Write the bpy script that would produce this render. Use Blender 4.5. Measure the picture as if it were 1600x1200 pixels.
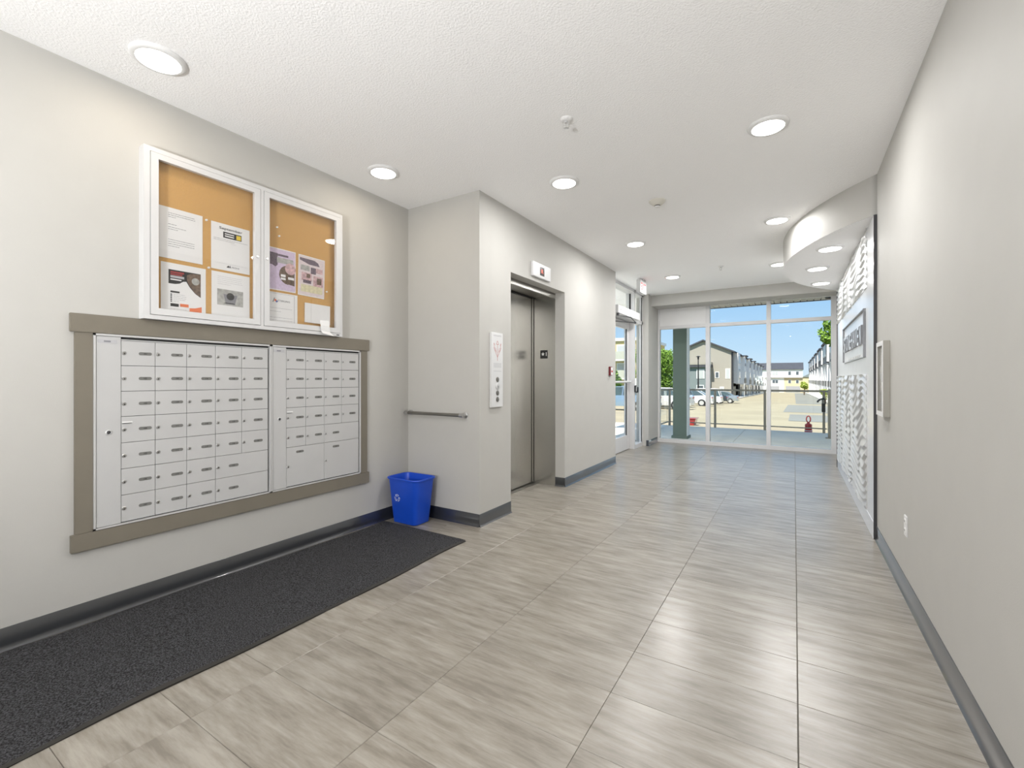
import bpy, bmesh, math, random
from math import pi, sin, cos, sqrt, radians
from mathutils import Vector, Matrix

random.seed(7)
for o in list(bpy.data.objects): bpy.data.objects.remove(o)
S = bpy.context.scene
C = S.collection

# ------------------------------------------------------------------ camera
cam_d = bpy.data.cameras.new('camera'); cam = bpy.data.objects.new('camera', cam_d); C.objects.link(cam)
cam.location = (0, 0, 1.2)
cam.rotation_euler = (pi/2, 0, 0.5562)
cam_d.sensor_width = 36; cam_d.lens = 708.8/1600*36
cam_d.shift_y = -7/1600
cam_d.clip_end = 1500; cam_d.clip_start = .02
S.camera = cam
# ------------------------------------------------------------------ world
W = bpy.data.worlds.new('sky'); S.world = W; W.use_nodes = True
nt = W.node_tree; nt.nodes.clear()
out = nt.nodes.new('ShaderNodeOutputWorld'); bg = nt.nodes.new('ShaderNodeBackground')
tc = nt.nodes.new('ShaderNodeTexCoord'); sx = nt.nodes.new('ShaderNodeSeparateXYZ')
rp = nt.nodes.new('ShaderNodeValToRGB'); nt.links.new(tc.outputs['Generated'], sx.inputs[0])
nt.links.new(sx.outputs['Z'], rp.inputs[0]); nt.links.new(rp.outputs[0], bg.inputs[0]); nt.links.new(bg.outputs[0], out.inputs[0])
cr = rp.color_ramp
cr.elements[0].position = 0.0; cr.elements[0].color = (.74, .88, 1.0, 1)
cr.elements[1].position = 1.0; cr.elements[1].color = (.24, .42, .78, 1)
e = cr.elements.new(.06); e.color = (.55, .78, 1.0, 1)
e = cr.elements.new(.22); e.color = (.26, .56, .95, 1)
bg.inputs[1].default_value = 1.0
# ------------------------------------------------------------------ sun
sd = bpy.data.lights.new('sun', 'SUN'); sun = bpy.data.objects.new('sun', sd); C.objects.link(sun)
sd.energy = 8.0; sd.angle = radians(.6); sd.color = (1, .94, .86)
sun.rotation_euler = Vector((-.09, -.53, .82)).to_track_quat('Z', 'Y').to_euler()
DOWNLIGHT_W = 14.5
DOWN_COL = (1.0, .985, .97)
# added fill light behind the camera, aimed up to brighten the ceiling
fd = bpy.data.lights.new('ceiling_fill', 'AREA'); fill_lamp = bpy.data.objects.new('ceiling_fill', fd); C.objects.link(fill_lamp)
fd.shape = 'DISK'; fd.size = .5; fd.energy = 120; fd.color = (1, 1, 1)
fill_lamp.location = (-1.0, -1.5, 1.2); fill_lamp.rotation_euler = (pi-.65, 0, 0)
# ------------------------------------------------------------------ exposure
vs = S.view_settings
vs.view_transform = 'Standard'; vs.look = 'None'; vs.gamma = 1; vs.use_curve_mapping = False; vs.exposure = 0.0
S.cycles.use_denoising = True
S.cycles.max_bounces = 10; S.cycles.diffuse_bounces = 6; S.cycles.transparent_max_bounces = 16
S.cycles.sample_clamp_indirect = 6

# ================================================================== helpers
def mat(name, col, rough=.6, metal=0., bump=0., bscale=80., var=0., vscale=6., emit=0., spec=.5, aniso=None, coat=0., bdist=.002, detail=4):
    m = bpy.data.materials.new(name); m.use_nodes = True; N = m.node_tree; b = N.nodes['Principled BSDF']
    c = (*col, 1)
    b.inputs['Base Color'].default_value = c; b.inputs['Roughness'].default_value = rough; b.inputs['Metallic'].default_value = metal
    b.inputs['Specular IOR Level'].default_value = spec
    b.inputs['Coat Weight'].default_value = coat
    g = N.nodes.new('ShaderNodeNewGeometry')
    mp = N.nodes.new('ShaderNodeMapping'); N.links.new(g.outputs['Position'], mp.inputs['Vector'])
    if aniso: mp.inputs['Scale'].default_value = aniso
    if var or not bump:
        n = N.nodes.new('ShaderNodeTexNoise'); n.inputs['Scale'].default_value = vscale; n.inputs['Detail'].default_value = detail
        N.links.new(mp.outputs[0], n.inputs['Vector'])
        r = N.nodes.new('ShaderNodeMapRange'); r.inputs[1].default_value = .3; r.inputs[2].default_value = .7
        v = var or .02
        r.inputs[3].default_value = 1-v; r.inputs[4].default_value = 1+v*.6
        N.links.new(n.outputs['Fac'], r.inputs[0])
        mx = N.nodes.new('ShaderNodeVectorMath'); mx.operation = 'SCALE'; mx.inputs[0].default_value = col
        N.links.new(r.outputs[0], mx.inputs['Scale']); N.links.new(mx.outputs[0], b.inputs['Base Color'])
    if bump:
        n2 = N.nodes.new('ShaderNodeTexNoise'); n2.inputs['Scale'].default_value = bscale; n2.inputs['Detail'].default_value = 3
        N.links.new(mp.outputs[0], n2.inputs['Vector'])
        bp = N.nodes.new('ShaderNodeBump'); bp.inputs['Strength'].default_value = bump; bp.inputs['Distance'].default_value = bdist
        N.links.new(n2.outputs['Fac'], bp.inputs['Height']); N.links.new(bp.outputs[0], b.inputs['Normal'])
    if emit:
        b.inputs['Emission Color'].default_value = c; b.inputs['Emission Strength'].default_value = emit
    return m

def glass_mat(name, tint=(1, 1, 1), refl=.06, rough=.0):
    m = bpy.data.materials.new(name); m.use_nodes = True; N = m.node_tree; N.nodes.clear()
    o = N.nodes.new('ShaderNodeOutputMaterial'); t = N.nodes.new('ShaderNodeBsdfTransparent'); g = N.nodes.new('ShaderNodeBsdfGlossy')
    t.inputs[0].default_value = (*tint, 1); g.inputs['Roughness'].default_value = rough
    f = N.nodes.new('ShaderNodeFresnel'); f.inputs[0].default_value = 1.45
    a0 = N.nodes.new('ShaderNodeMath'); a0.operation = 'MULTIPLY'; a0.inputs[1].default_value = refl/.04; N.links.new(f.outputs[0], a0.inputs[0])
    a = N.nodes.new('ShaderNodeMath'); a.operation = 'MINIMUM'; a.inputs[1].default_value = .22
    mx = N.nodes.new('ShaderNodeMixShader'); N.links.new(a0.outputs[0], a.inputs[0]); N.links.new(a.outputs[0], mx.inputs[0])
    N.links.new(t.outputs[0], mx.inputs[1]); N.links.new(g.outputs[0], mx.inputs[2]); N.links.new(mx.outputs[0], o.inputs[0])
    return m

class MB:
    def __init__(s): s.v = []; s.f = []; s.m = []
    def add(s, vs_, fs, m=0):
        k = len(s.v); s.v += [tuple(p) for p in vs_]; s.f += [tuple(k+i for i in f) for f in fs]; s.m += [m]*len(fs); return s
    def box(s, x0, x1, y0, y1, z0, z1, m=0):
        x0, x1 = sorted((x0, x1)); y0, y1 = sorted((y0, y1)); z0, z1 = sorted((z0, z1))
        return s.add([(x0,y0,z0),(x1,y0,z0),(x1,y1,z0),(x0,y1,z0),(x0,y0,z1),(x1,y0,z1),(x1,y1,z1),(x0,y1,z1)],
                     [(0,3,2,1),(4,5,6,7),(0,1,5,4),(1,2,6,5),(2,3,7,6),(3,0,4,7)], m)
    def quad(s, a, b, c, d, m=0): return s.add([a, b, c, d], [(0,1,2,3)], m)
    def loft(s, rings, caps=True, m=0, closed=True):
        n = len(rings[0]); vs_ = [p for r in rings for p in r]; fs = []
        for i in range(len(rings)-1):
            for j in range(n if closed else n-1):
                k = (j+1) % n; fs.append((i*n+j, i*n+k, (i+1)*n+k, (i+1)*n+j))
        if caps: fs.append(tuple(range(n))[::-1]); fs.append(tuple((len(rings)-1)*n+j for j in range(n)))
        return s.add(vs_, fs, m)
    def tube(s, pts, r, n=10, m=0):
        pts = [Vector(p) for p in pts]; rings = []
        for i, p in enumerate(pts):
            d = (pts[min(i+1, len(pts)-1)]-pts[max(i-1, 0)]).normalized()
            a = d.orthogonal().normalized() if i == 0 else (a - d*a.dot(d)).normalized()
            b = d.cross(a); rr = r[i] if isinstance(r, (list, tuple)) else r
            rings.append([p + a*rr*cos(2*pi*j/n) + b*rr*sin(2*pi*j/n) for j in range(n)])
        return s.loft(rings, True, m)
    def lathe(s, c, prof, axis='z', n=24, m=0):
        c = Vector(c); rings = []
        ax = {'x': (Vector((0,1,0)), Vector((0,0,1)), Vector((1,0,0))), 'y': (Vector((1,0,0)), Vector((0,0,1)), Vector((0,1,0))), 'z': (Vector((1,0,0)), Vector((0,1,0)), Vector((0,0,1)))}[axis]
        for r, h in prof: rings.append([c + ax[0]*r*cos(2*pi*j/n) + ax[1]*r*sin(2*pi*j/n) + ax[2]*h for j in range(n)])
        return s.loft(rings, True, m)
    def prism(s, poly, axis, a, b, m=0):
        # poly: 2D points; axis 'x': (y,z), 'y': (x,z), 'z': (x,y)
        def P(p, t): return {'x': (t, p[0], p[1]), 'y': (p[0], t, p[1]), 'z': (p[0], p[1], t)}[axis]
        return s.loft([[P(p, a) for p in poly], [P(p, b) for p in poly]], True, m)

def wpos(o):
    p = Vector((0,0,0))
    while o: p += o.location; o = o.parent
    return p
def obj(name, mb, mats, parent=None, smooth=False, bevel=0., seg=2, origin=None):
    me = bpy.data.meshes.new(name); me.from_pydata(mb.v, [], mb.f)
    if not isinstance(mats, (list, tuple)): mats = [mats]
    for m in mats: me.materials.append(m)
    for p, mi in zip(me.polygons, mb.m): p.material_index = mi
    bm = bmesh.new(); bm.from_mesh(me); bmesh.ops.recalc_face_normals(bm, faces=bm.faces)
    if bevel: bmesh.ops.bevel(bm, geom=bm.edges[:], offset=bevel, segments=seg, affect='EDGES', clamp_overlap=True)
    bm.to_mesh(me); bm.free()
    o = bpy.data.objects.new(name, me); C.objects.link(o)
    off = wpos(parent) if parent else Vector((0,0,0))
    loc = Vector(origin)-off if origin is not None else Vector((0,0,0))
    sh = off + loc
    if sh.length: me.transform(Matrix.Translation(-sh))
    o.location = loc
    if parent: o.parent = parent
    if smooth:
        me.set_sharp_from_angle(angle=radians(smooth if smooth is not True else 40))
        for p in me.polygons: p.use_smooth = True
    me.update(); return o
def tag(o, label, cat, group=None):
    o['label'] = label; o['category'] = cat
    if group: o['group'] = group
    return o
def thing(name, label, cat, loc=(0,0,0), group=None):
    o = bpy.data.objects.new(name, None); C.objects.link(o); o.location = loc; o.empty_display_size = .1
    return tag(o, label, cat, group)
def struct(name, mb, m, parent=None, **k):
    o = obj(name, mb, m, parent, **k)
    if not parent: o['kind'] = 'structure'
    return o
def sempty(name, loc=(0,0,0)):
    o = bpy.data.objects.new(name, None); C.objects.link(o); o.location = loc; o['kind'] = 'structure'; return o
def copy_tree(o, parent=None):
    c = o.copy(); C.objects.link(c); c.parent = parent
    for ch in list(o.children): copy_tree(ch, c)
    return c
_txt = {}
DIRS = {'+x': (Vector((0,1,0)), Vector((0,0,1)), Vector((1,0,0))), '-x': (Vector((0,-1,0)), Vector((0,0,1)), Vector((-1,0,0))), '-y': (Vector((1,0,0)), Vector((0,0,1)), Vector((0,-1,0)))}
def text(name, s, size, org, face, m, parent, extrude=.0, width=None, align='CENTER', bold=0., side=None):
    key = (s, extrude, bold)
    if key not in _txt:
        cu = bpy.data.curves.new('t', 'FONT'); cu.body = s; cu.size = 1; cu.extrude = extrude; cu.offset = bold; cu.align_x = 'CENTER'; cu.align_y = 'CENTER'
        cu.resolution_u = 3
        to = bpy.data.objects.new('t', cu); C.objects.link(to); bpy.context.view_layer.update()
        me = bpy.data.meshes.new_from_object(to.evaluated_get(bpy.context.evaluated_depsgraph_get()))
        _txt[key] = ([tuple(v.co) for v in me.vertices], [tuple(p.vertices) for p in me.polygons])
        bpy.data.objects.remove(to); bpy.data.meshes.remove(me)
    vs_, fs = _txt[key]
    xs = [v[0] for v in vs_]; w = max(xs)-min(xs); kx = (width/w if width else size)
    if align == 'CENTER': cx = (max(xs)+min(xs))/2
    else: cx = min(xs)
    ys = [v[1] for v in vs_]; cy = (max(ys)+min(ys))/2
    ex, ey, n = DIRS[face]; org = Vector(org)
    mb = MB(); mb.add([org + ex*(v[0]-cx)*kx + ey*(v[1]-cy)*size + n*v[2]*size for v in vs_], fs)
    me = bpy.data.meshes.new(name); me.from_pydata(mb.v, [], mb.f); me.materials.append(m)
    o = bpy.data.objects.new(name, me); C.objects.link(o)
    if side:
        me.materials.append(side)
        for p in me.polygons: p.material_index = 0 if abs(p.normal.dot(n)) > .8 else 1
    off = wpos(parent); me.transform(Matrix.Translation(-off)); o.parent = parent
    return o
def rect_pts(c, w, h, r, n=4):
    pts = []
    for (sx_, sy_, a0) in ((1,1,0),(-1,1,90),(-1,-1,180),(1,-1,270)):
        for i in range(n+1):
            a = radians(a0+90*i/n); pts.append((c[0]+sx_*(w/2-r)+r*cos(a), c[1]+sy_*(h/2-r)+r*sin(a)))
    return pts

# ================================================================== materials
M = {}
M['wall'] = mat('wall_paint', (.485, .477, .453), .62, bump=.12, bscale=220, var=.015, spec=.3)
M['ceiling'] = mat('ceiling_texture', (.93, .93, .935), .8, bump=.55, bscale=105, bdist=.006, spec=.2)
M['white_paint'] = mat('white_paint', (.74, .74, .74), .5)
M['base'] = mat('rubber_cove', (.024, .026, .030), .30, spec=.8, bump=.05, bscale=60, coat=1.)
M['taupe'] = mat('taupe_painted_wood', (.19, .17, .135), .5, bump=.08, bscale=90, var=.04, vscale=9)
M['alu'] = mat('satin_aluminium', (.60, .60, .60), .35, .25)
M['alu_white'] = mat('white_coated_aluminium', (.62, .62, .625), .38)
M['mail'] = mat('grey_white_enamel', (.50, .50, .50), .42)
M['gap'] = mat('dark_gap', (.03, .03, .03), .8)
M['tagm'] = mat('engraved_grey_plastic', (.17, .17, .16), .5)
M['ink'] = mat('black_ink', (.02, .02, .02), .6)
M['ink_grey'] = mat('grey_ink', (.22, .22, .24), .7)
M['ink_lite'] = mat('light_grey_ink', (.45, .45, .47), .7)
M['chrome'] = mat('chrome', (.55, .55, .55), .28, 1.)
M['brushed'] = mat('brushed_steel', (.66, .65, .62), .26, 1., bump=.05, bscale=30, aniso=(40, 40, .6), var=.05, vscale=4)
M['steel_dark'] = mat('dark_steel', (.25, .24, .22), .3, .9)
M['cork'] = mat('cork', (.60, .355, .125), .85, bump=.3, bscale=400, var=.12, vscale=260)
M['paper'] = mat('white_paper', (.80, .80, .80), .7)
M['blue'] = mat('blue_plastic', (.006, .065, .52), .35, var=.03)
M['emit'] = mat('led_diffuser', (1, .985, .95), .5, emit=6.)
M['red'] = mat('red_paint', (.55, .02, .02), .4)
M['display'] = mat('dark_display', (.03, .012, .01), .2)
M['digit'] = mat('lit_red_digit', (.9, .10, .05), .5, emit=1.2)
M['black'] = mat('black_plastic', (.015, .015, .016), .4)
M['charcoal'] = mat('charcoal_metal', (.06, .06, .065), .35, .4)
M['silver'] = mat('silver_laminate', (.70, .71, .73), .24, .12)
M['wave'] = mat('pearl_white_relief', (.58, .585, .59), .32, .1)
M['signm'] = mat('shaded_sign_metal', (.20, .205, .215), .35, .6)
M['glass'] = glass_mat('window_glass', (.98, .99, .985), .003)
M['case_glass'] = glass_mat('display_glass', (.99, .99, .99), .035)
M['rail_glass'] = glass_mat('railing_glass', (.975, .99, .985), .03)
M['rail'] = mat('bronze_rail_metal', (.27, .25, .205), .45, .2)
M['green'] = mat('green_painted_column', (.125, .17, .145), .6, bump=.2, bscale=14, aniso=(12, 12, .4))
M['concrete'] = mat('patio_concrete', (.88, .85, .77), .8, var=.06, vscale=3, bump=.2)
M['lot'] = mat('parking_concrete', (.42, .355, .235), .85, var=.12, vscale=.35, detail=6)
M['lot_grey'] = mat('grey_lot_patch', (.27, .265, .235), .9, var=.08, vscale=.4)
M['curb'] = mat('pale_curb', (.62, .60, .54), .8)
M['grass'] = mat('grass_ground', (.12, .19, .045), .95, var=.3, vscale=2)
M['sidinggrey'] = mat('warm_grey_siding', (.36, .335, .285), .7)
M['bluegrey'] = mat('blue_grey_siding', (.20, .235, .24), .7)
M['white_side'] = mat('white_siding', (.88, .88, .86), .7)
M['brightened_side'] = mat('brightened_white_siding', (.92, .91, .89), .6)  # whiter copy of the siding, brightness put into its colour for the right row
M['winpale'] = mat('pale_blue_window', (.55, .62, .66), .4)
M['cream'] = mat('cream_siding', (.62, .52, .34), .7)
M['yellow'] = mat('yellow_stucco', (.60, .48, .20), .8)
M['roof'] = mat('dark_shingles', (.065, .068, .08), .85, var=.15, vscale=1.2)
M['win'] = mat('dark_window_pane', (.10, .12, .14), .12)
M['winlite'] = mat('pale_window_blind', (.50, .52, .52), .3)
M['trimw'] = mat('white_trim', (.78, .78, .77), .6)
M['leaf'] = mat('green_leaves', (.17, .30, .03), .6, var=.5, vscale=7)
M['leaf2'] = mat('yellow_green_leaves', (.34, .42, .07), .6, var=.4, vscale=7)
M['bark'] = mat('brown_bark', (.12, .08, .05), .9, bump=.4)
M['tyre'] = mat('tyre_rubber', (.02, .02, .02), .8)
M['carw'] = mat('white_car_paint', (.72, .71, .71), .22, coat=.6)
M['cars'] = mat('silver_car_paint', (.42, .45, .47), .22, .5, coat=.6)
M['card'] = mat('dark_car_paint', (.05, .06, .07), .2, .3, coat=.6)
M['carr'] = mat('red_car_paint', (.38, .02, .03), .22, coat=.6)
M['carb'] = mat('blue_car_paint', (.25, .36, .48), .22, .3, coat=.6)
M['tail'] = mat('red_tail_lamp', (.5, .01, .02), .2)
M['carglass'] = mat('tinted_car_glass', (.06, .09, .10), .08)

# mat pile
def carpet():
    m = mat('entrance_mat_pile', (.048, .048, .053), .95, bump=1., bscale=200, var=1.3, vscale=170, bdist=.015, detail=1)
    return m
M['mat'] = carpet()
M['rubber'] = mat('black_rubber_edge', (.018, .016, .014), .5)

def floor_mat():
    m = bpy.data.materials.new('stone_look_vinyl_tile'); m.use_nodes = True; N = m.node_tree; b = N.nodes['Principled BSDF']; L = N.links.new
    g = N.nodes.new('ShaderNodeNewGeometry'); oi = N.nodes.new('ShaderNodeObjectInfo')
    ad = N.nodes.new('ShaderNodeVectorMath'); ad.operation = 'MULTIPLY_ADD'
    cb = N.nodes.new('ShaderNodeCombineXYZ')
    for k, f in enumerate((37.3, 91.7, 53.1)):
        mm = N.nodes.new('ShaderNodeMath'); mm.operation = 'MULTIPLY'; mm.inputs[1].default_value = f; L(oi.outputs['Random'], mm.inputs[0]); L(mm.outputs[0], cb.inputs[k])
    a2 = N.nodes.new('ShaderNodeVectorMath'); a2.operation = 'ADD'; L(g.outputs['Position'], a2.inputs[0]); L(cb.outputs[0], a2.inputs[1])
    m1 = N.nodes.new('ShaderNodeMapping'); m1.inputs['Scale'].default_value = (2.2, 13, 1); L(a2.outputs[0], m1.inputs[0])
    n1 = N.nodes.new('ShaderNodeTexNoise'); n1.inputs['Scale'].default_value = 1.6; n1.inputs['Detail'].default_value = 8; n1.inputs['Roughness'].default_value = .62; L(m1.outputs[0], n1.inputs['Vector'])
    m2 = N.nodes.new('ShaderNodeMapping'); m2.inputs['Scale'].default_value = (5, 45, 1); L(a2.outputs[0], m2.inputs[0])
    n2 = N.nodes.new('ShaderNodeTexNoise'); n2.inputs['Scale'].default_value = 2.; n2.inputs['Detail'].default_value = 8; n2.inputs['Roughness'].default_value = .7; L(m2.outputs[0], n2.inputs['Vector'])
    mx = N.nodes.new('ShaderNodeMix'); mx.data_type = 'FLOAT'; mx.inputs[0].default_value = .26; L(n1.outputs['Fac'], mx.inputs[2]); L(n2.outputs['Fac'], mx.inputs[3])
    r = N.nodes.new('ShaderNodeValToRGB'); L(mx.outputs[0], r.inputs[0])
    r.color_ramp.elements[0].position = .38; r.color_ramp.elements[0].color = (.185, .163, .134, 1)
    r.color_ramp.elements[1].position = .63; r.color_ramp.elements[1].color = (.335, .31, .27, 1)
    e_ = r.color_ramp.elements.new(.5); e_.color = (.258, .234, .198, 1)
    sc = N.nodes.new('ShaderNodeVectorMath'); sc.operation = 'SCALE'; mr = N.nodes.new('ShaderNodeMapRange'); mr.inputs[3].default_value = .94; mr.inputs[4].default_value = 1.06
    L(oi.outputs['Random'], mr.inputs[0]); L(r.outputs[0], sc.inputs[0]); L(mr.outputs[0], sc.inputs['Scale']); L(sc.outputs[0], b.inputs['Base Color'])
    b.inputs['Roughness'].default_value = .42; b.inputs['Specular IOR Level'].default_value = .4
    b.inputs['Coat Weight'].default_value = .5; b.inputs['Coat Roughness'].default_value = .21; b.inputs['Coat IOR'].default_value = 1.62
    bp = N.nodes.new('ShaderNodeBump'); bp.inputs['Strength'].default_value = .22; bp.inputs['Distance'].default_value = .002; L(n2.outputs['Fac'], bp.inputs['Height']); L(bp.outputs[0], b.inputs['Normal']); 
    L(bp.outputs[0], b.inputs['Coat Normal'])
    return m
M['tile'] = floor_mat()
M['grout'] = mat('tile_joint', (.13, .12, .105), .9)

# ================================================================== ROOM SHELL
XL, XE, XR, YA, YE, YW, ZC = -2.969, -2.173, .529, 2.994, 6.303, 8.93, 2.741
YB = -3.2          # wall behind the photographer
T = .15
fl = struct('floor', MB().box(-3.1, .95, YB-.1, YW+.06, -.12, -.004), M['grout'])
cols = [-3.05+0, ]
xs = [.012 - .6096*k for k in range(0, 6)][::-1]   # joints between columns
xs = [-3.036+.0] + [x for x in xs if x > -3.0] + [.012+.6096]
ys = []
y = 1.984
while y > YB: y -= .3048
while y < YW+.3: ys.append(y); y += .3048
tile_meshes = {}
g = .0007
for i in range(len(xs)-1):
    for j in range(len(ys)-1):
        x0, x1 = xs[i]+(.0016 if abs(xs[i]-.012) < .01 else .0005), xs[i+1]-(.0016 if abs(xs[i+1]-.012) < .01 else .0005); y0, y1 = max(ys[j], YB)+g, min(ys[j+1], YW+.02)-g
        if y1-y0 < .02: continue
        if x1 > .95: continue
        if x1 < XE-.4 and y0 > YA+.2 and not (3.3 < y0 < 4.8): continue
        key = (round(x1-x0, 3), round(y1-y0, 3))
        if key not in tile_meshes:
            mb = MB(); w, d = (x1-x0)/2, (y1-y0)/2; c_ = .0012
            mb.loft([[(-w,-d,-.004),(w,-d,-.004),(w,d,-.004),(-w,d,-.004)], [(-w,-d,-c_),(w,-d,-c_),(w,d,-c_),(-w,d,-c_)], [(-w+c_,-d+c_,0),(w-c_,-d+c_,0),(w-c_,d-c_,0),(-w+c_,d-c_,0)]])
            me = bpy.data.meshes.new('tile'); me.from_pydata(mb.v, [], mb.f); me.materials.append(M['tile']); tile_meshes[key] = me
        t = bpy.data.objects.new('tile', tile_meshes[key]); C.objects.link(t); t.parent = fl; t.location = ((x0+x1)/2, (y0+y1)/2, random.uniform(-.0002, .0002))

struct('ceiling', MB().box(XL-.3, XR+.6, YB-.2, YW+.15, ZC, ZC+.25), M['ceiling'])
# unseen roof and storey mass, added to shade the patio
struct('trim_1', MB().box(-3.6, 6, -5, YW+.15, ZC+.25, 7.6), M['white_side'])
# walls
struct('wall_left', MB().box(XL-T, XL, YB-.1, YA+T, 0, ZC), M['wall'])
struct('wall_right', MB().box(XR, XR+T, YB-.1, 7.60, 0, ZC).box(XR+T-.02, XR+T+.12, 7.6, YW+.15, 0, ZC).box(XR, XR+T+.1, 7.58, 7.62, 0, ZC), M['wall'])
struct('wall_back', MB().box(XL-T, XR+T, YB-.1, YB, 0, ZC), M['wall'])
struct('wall_alcove', MB().box(XL, XE-.116, YA, YA+T, 0, ZC), M['wall'])
# elevator wall with opening Y 3.474..4.61, z<2.171
E0, E1, EZ = 3.474, 4.61, 2.171
eb = MB().box(XE-.116, XE, YA+T, E0, 0, ZC).box(XE-.116, XE, YA, YA+T+.001, 0, ZC).box(XE-.116, XE, E1, YE, 0, ZC).box(XE-.116, XE, E0, E1, EZ, ZC)
eb.box(XE-.6, XE-.116, YE-.15, YE, 0, ZC)
struct('wall_elevator', eb, M['wall'])
# pier at the window corner and bulkhead
struct('wall_pier', MB().box(-2.45, -2.23, 8.25, YW+.15, 0, ZC), M['wall'])
struct('wall_bulkhead', MB().box(-2.33, XR+.25, 8.44, YW-.006, 2.545, ZC).box(-2.33, XR+.25, YW-.006, YW+.15, 2.60, ZC), M['wall'])
# curved soffit: circle centre (2.545, 6.05) R 2.65
arc = []
for i in range(49):
    yy = 4.33 + (7.77-4.33)*i/48; arc.append((2.545 - sqrt(2.65**2-(yy-6.05)**2), yy))
arc[0] = (XR, 4.33); arc[-1] = (XR, 7.77)
sb = MB(); n = len(arc)
sb.loft([[(x, y, 2.441) for x, y in arc], [(x, y, ZC) for x, y in arc]], caps=False, m=0)
sb.add([(x, y, 2.44) for x, y in arc], [tuple(range(n))], 1)
sof = struct('trim_2', sb, [M['wall'], M['ceiling']])
for p in sof.data.polygons:
    p.use_smooth = abs(p.normal.z) < .5

# cove baseboards: profile extruded along straight runs
def cove(name, p0, p1, nrm):
    p0 = Vector((*p0, 0)); p1 = Vector((*p1, 0)); nn = Vector((*nrm, 0))
    prof = [(0, 0), (.016, 0), (.0155, .0025), (.0115, .006), (.008, .013), (.006, .022), (.005, .03), (.0045, .1), (.003, .102), (0, .102)]
    mb = MB(); mb.loft([[p0 + nn*a + Vector((0,0,b)) for a, b in prof], [p1 + nn*a + Vector((0,0,b)) for a, b in prof]])
    return struct(name, mb, M['base'], smooth=50)
cove('baseboard_left', (XL, YB), (XL, YA), (1, 0))
cove('baseboard_alcove', (XL, YA), (XE, YA), (0, -1))
cove('baseboard_elevator', (XE, YA-.006), (XE, E0), (1, 0))
cove('baseboard_elevator_return', (XE-.116, E1), (XE+.005, E1), (0, -1))
cove('baseboard_entrance', (XE, E1-.005), (XE, YE), (1, 0))
cove('baseboard_pier', (-2.23, 8.245), (-2.23, YW-.06), (1, 0))
cove('baseboard_pier_return', (-2.27, 8.25), (-2.225, 8.25), (0, -1))
cove('baseboard_right', (XR, YB), (XR, 4.33), (-1, 0))
cove('baseboard_back', (XL, YB), (XR, YB), (0, 1))

# elevator: stainless frame and door (setting)
XD = -2.568
d1 = sempty('door_1', (XD, 4.04, 0))
obj('jamb', MB().box(XD-.02, XE-.116, E1-.004, E1+.03, 0, EZ-.004), M['brushed'], d1, bevel=.002)
obj('jamb', MB().box(XD-.02, XE-.116, E0-.03, E0+.004, 0, EZ-.004), M['brushed'], d1, bevel=.002)
obj('header', MB().box(XD-.02, XE-.116, E0, E1, EZ-.02, EZ+.02), M['steel_dark'], d1)
obj('door_gap', MB().box(XD-.001, XD+.006, E1-.010, E1-.003, .01, 2.15).box(XD-.001, XD+.004, E0, E1, 2.138, 2.150), M['gap'], d1)
obj('header_lip', MB().box(XE-.135, XE-.116, E0+.004, E1-.004, EZ-.055, EZ-.02), M['brushed'], d1)
obj('sliding_panel', MB().box(XD-.03, XD, E0-.02, 4.04, .012, 2.147), M['brushed'], d1, bevel=.003)
obj('sliding_panel', MB().box(XD-.045, XD-.012, 4.036, E1+.02, .012, 2.147), M['brushed'], d1, bevel=.003)
obj('sill', MB().box(XD-.06, XD+.05, E0, E1, -.002, .004), M['steel_dark'], d1)
obj('shaft_backing', MB().box(XD-.10, XD-.06, E0-.1, E1+.1, 0, 2.4), M['gap'], d1)
# drywall ceiling of the elevator recess
t = thing('braille_plate', 'small black floor plate with white star and number on steel elevator jamb', 'sign', (-2.43, E1-.004, 1.44))
obj('plate', MB().box(-2.477, -2.385, E1-.008, E1-.004, 1.44, 1.535), M['black'], t)
st = []
for k in range(10):
    a = pi/2 + k*pi/5; r_ = .024 if k % 2 == 0 else .010
    st.append((-2.443 + r_*cos(a), 1.490 + r_*sin(a)))
obj('star', MB().prism(st, 'y', E1-.0095, E1-.008), M['paper'], t)
text('numeral', '1', .060, (-2.401, E1-.009, 1.490), '-y', M['paper'], t, bold=.02)

# ================================================================== FRONT WINDOW (window_1)
w1 = sempty('window_1', (-.85, YW, 0))
F0, F1 = YW-.005, YW+.10
WX0, WX1 = -2.23, .65
obj('sill_rail', MB().box(WX0, WX1, F0, F1, 0, .068), M['alu_white'], w1, bevel=.002)
obj('head_rail', MB().box(WX0, WX1, F0, F1, 2.553, 2.60), M['alu_white'], w1, bevel=.002)
for a, b in ((WX0, WX0+.03), (-1.375, -1.305), (-.403, -.338), (.51, WX1)):
    obj('mullion', MB().box(a, b, F0-.004, F1+.004, .06, 2.56), M['alu_white'], w1, bevel=.003)
for a, b in ((WX0+.03, -1.375), (-1.305, -.403), (-.338, .51)):
    obj('transom', MB().box(a, b, F0, F1, 2.165, 2.222), M['alu_white'], w1, bevel=.002)
    obj('pane', MB().box(a, b, YW+.045, YW+.051, .068, 2.165), M['glass'], w1)
for a, b in ((-1.305, -.403), (-.338, .51)):
    obj('pane', MB().box(a, b, YW+.045, YW+.051, 2.222, 2.553), M['glass'], w1)
obj('spandrel_panel', MB().box(WX0+.03, -1.375, YW+.015, YW+.05, 2.21, 2.56), M['white_paint'], w1, bevel=.002)

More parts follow.
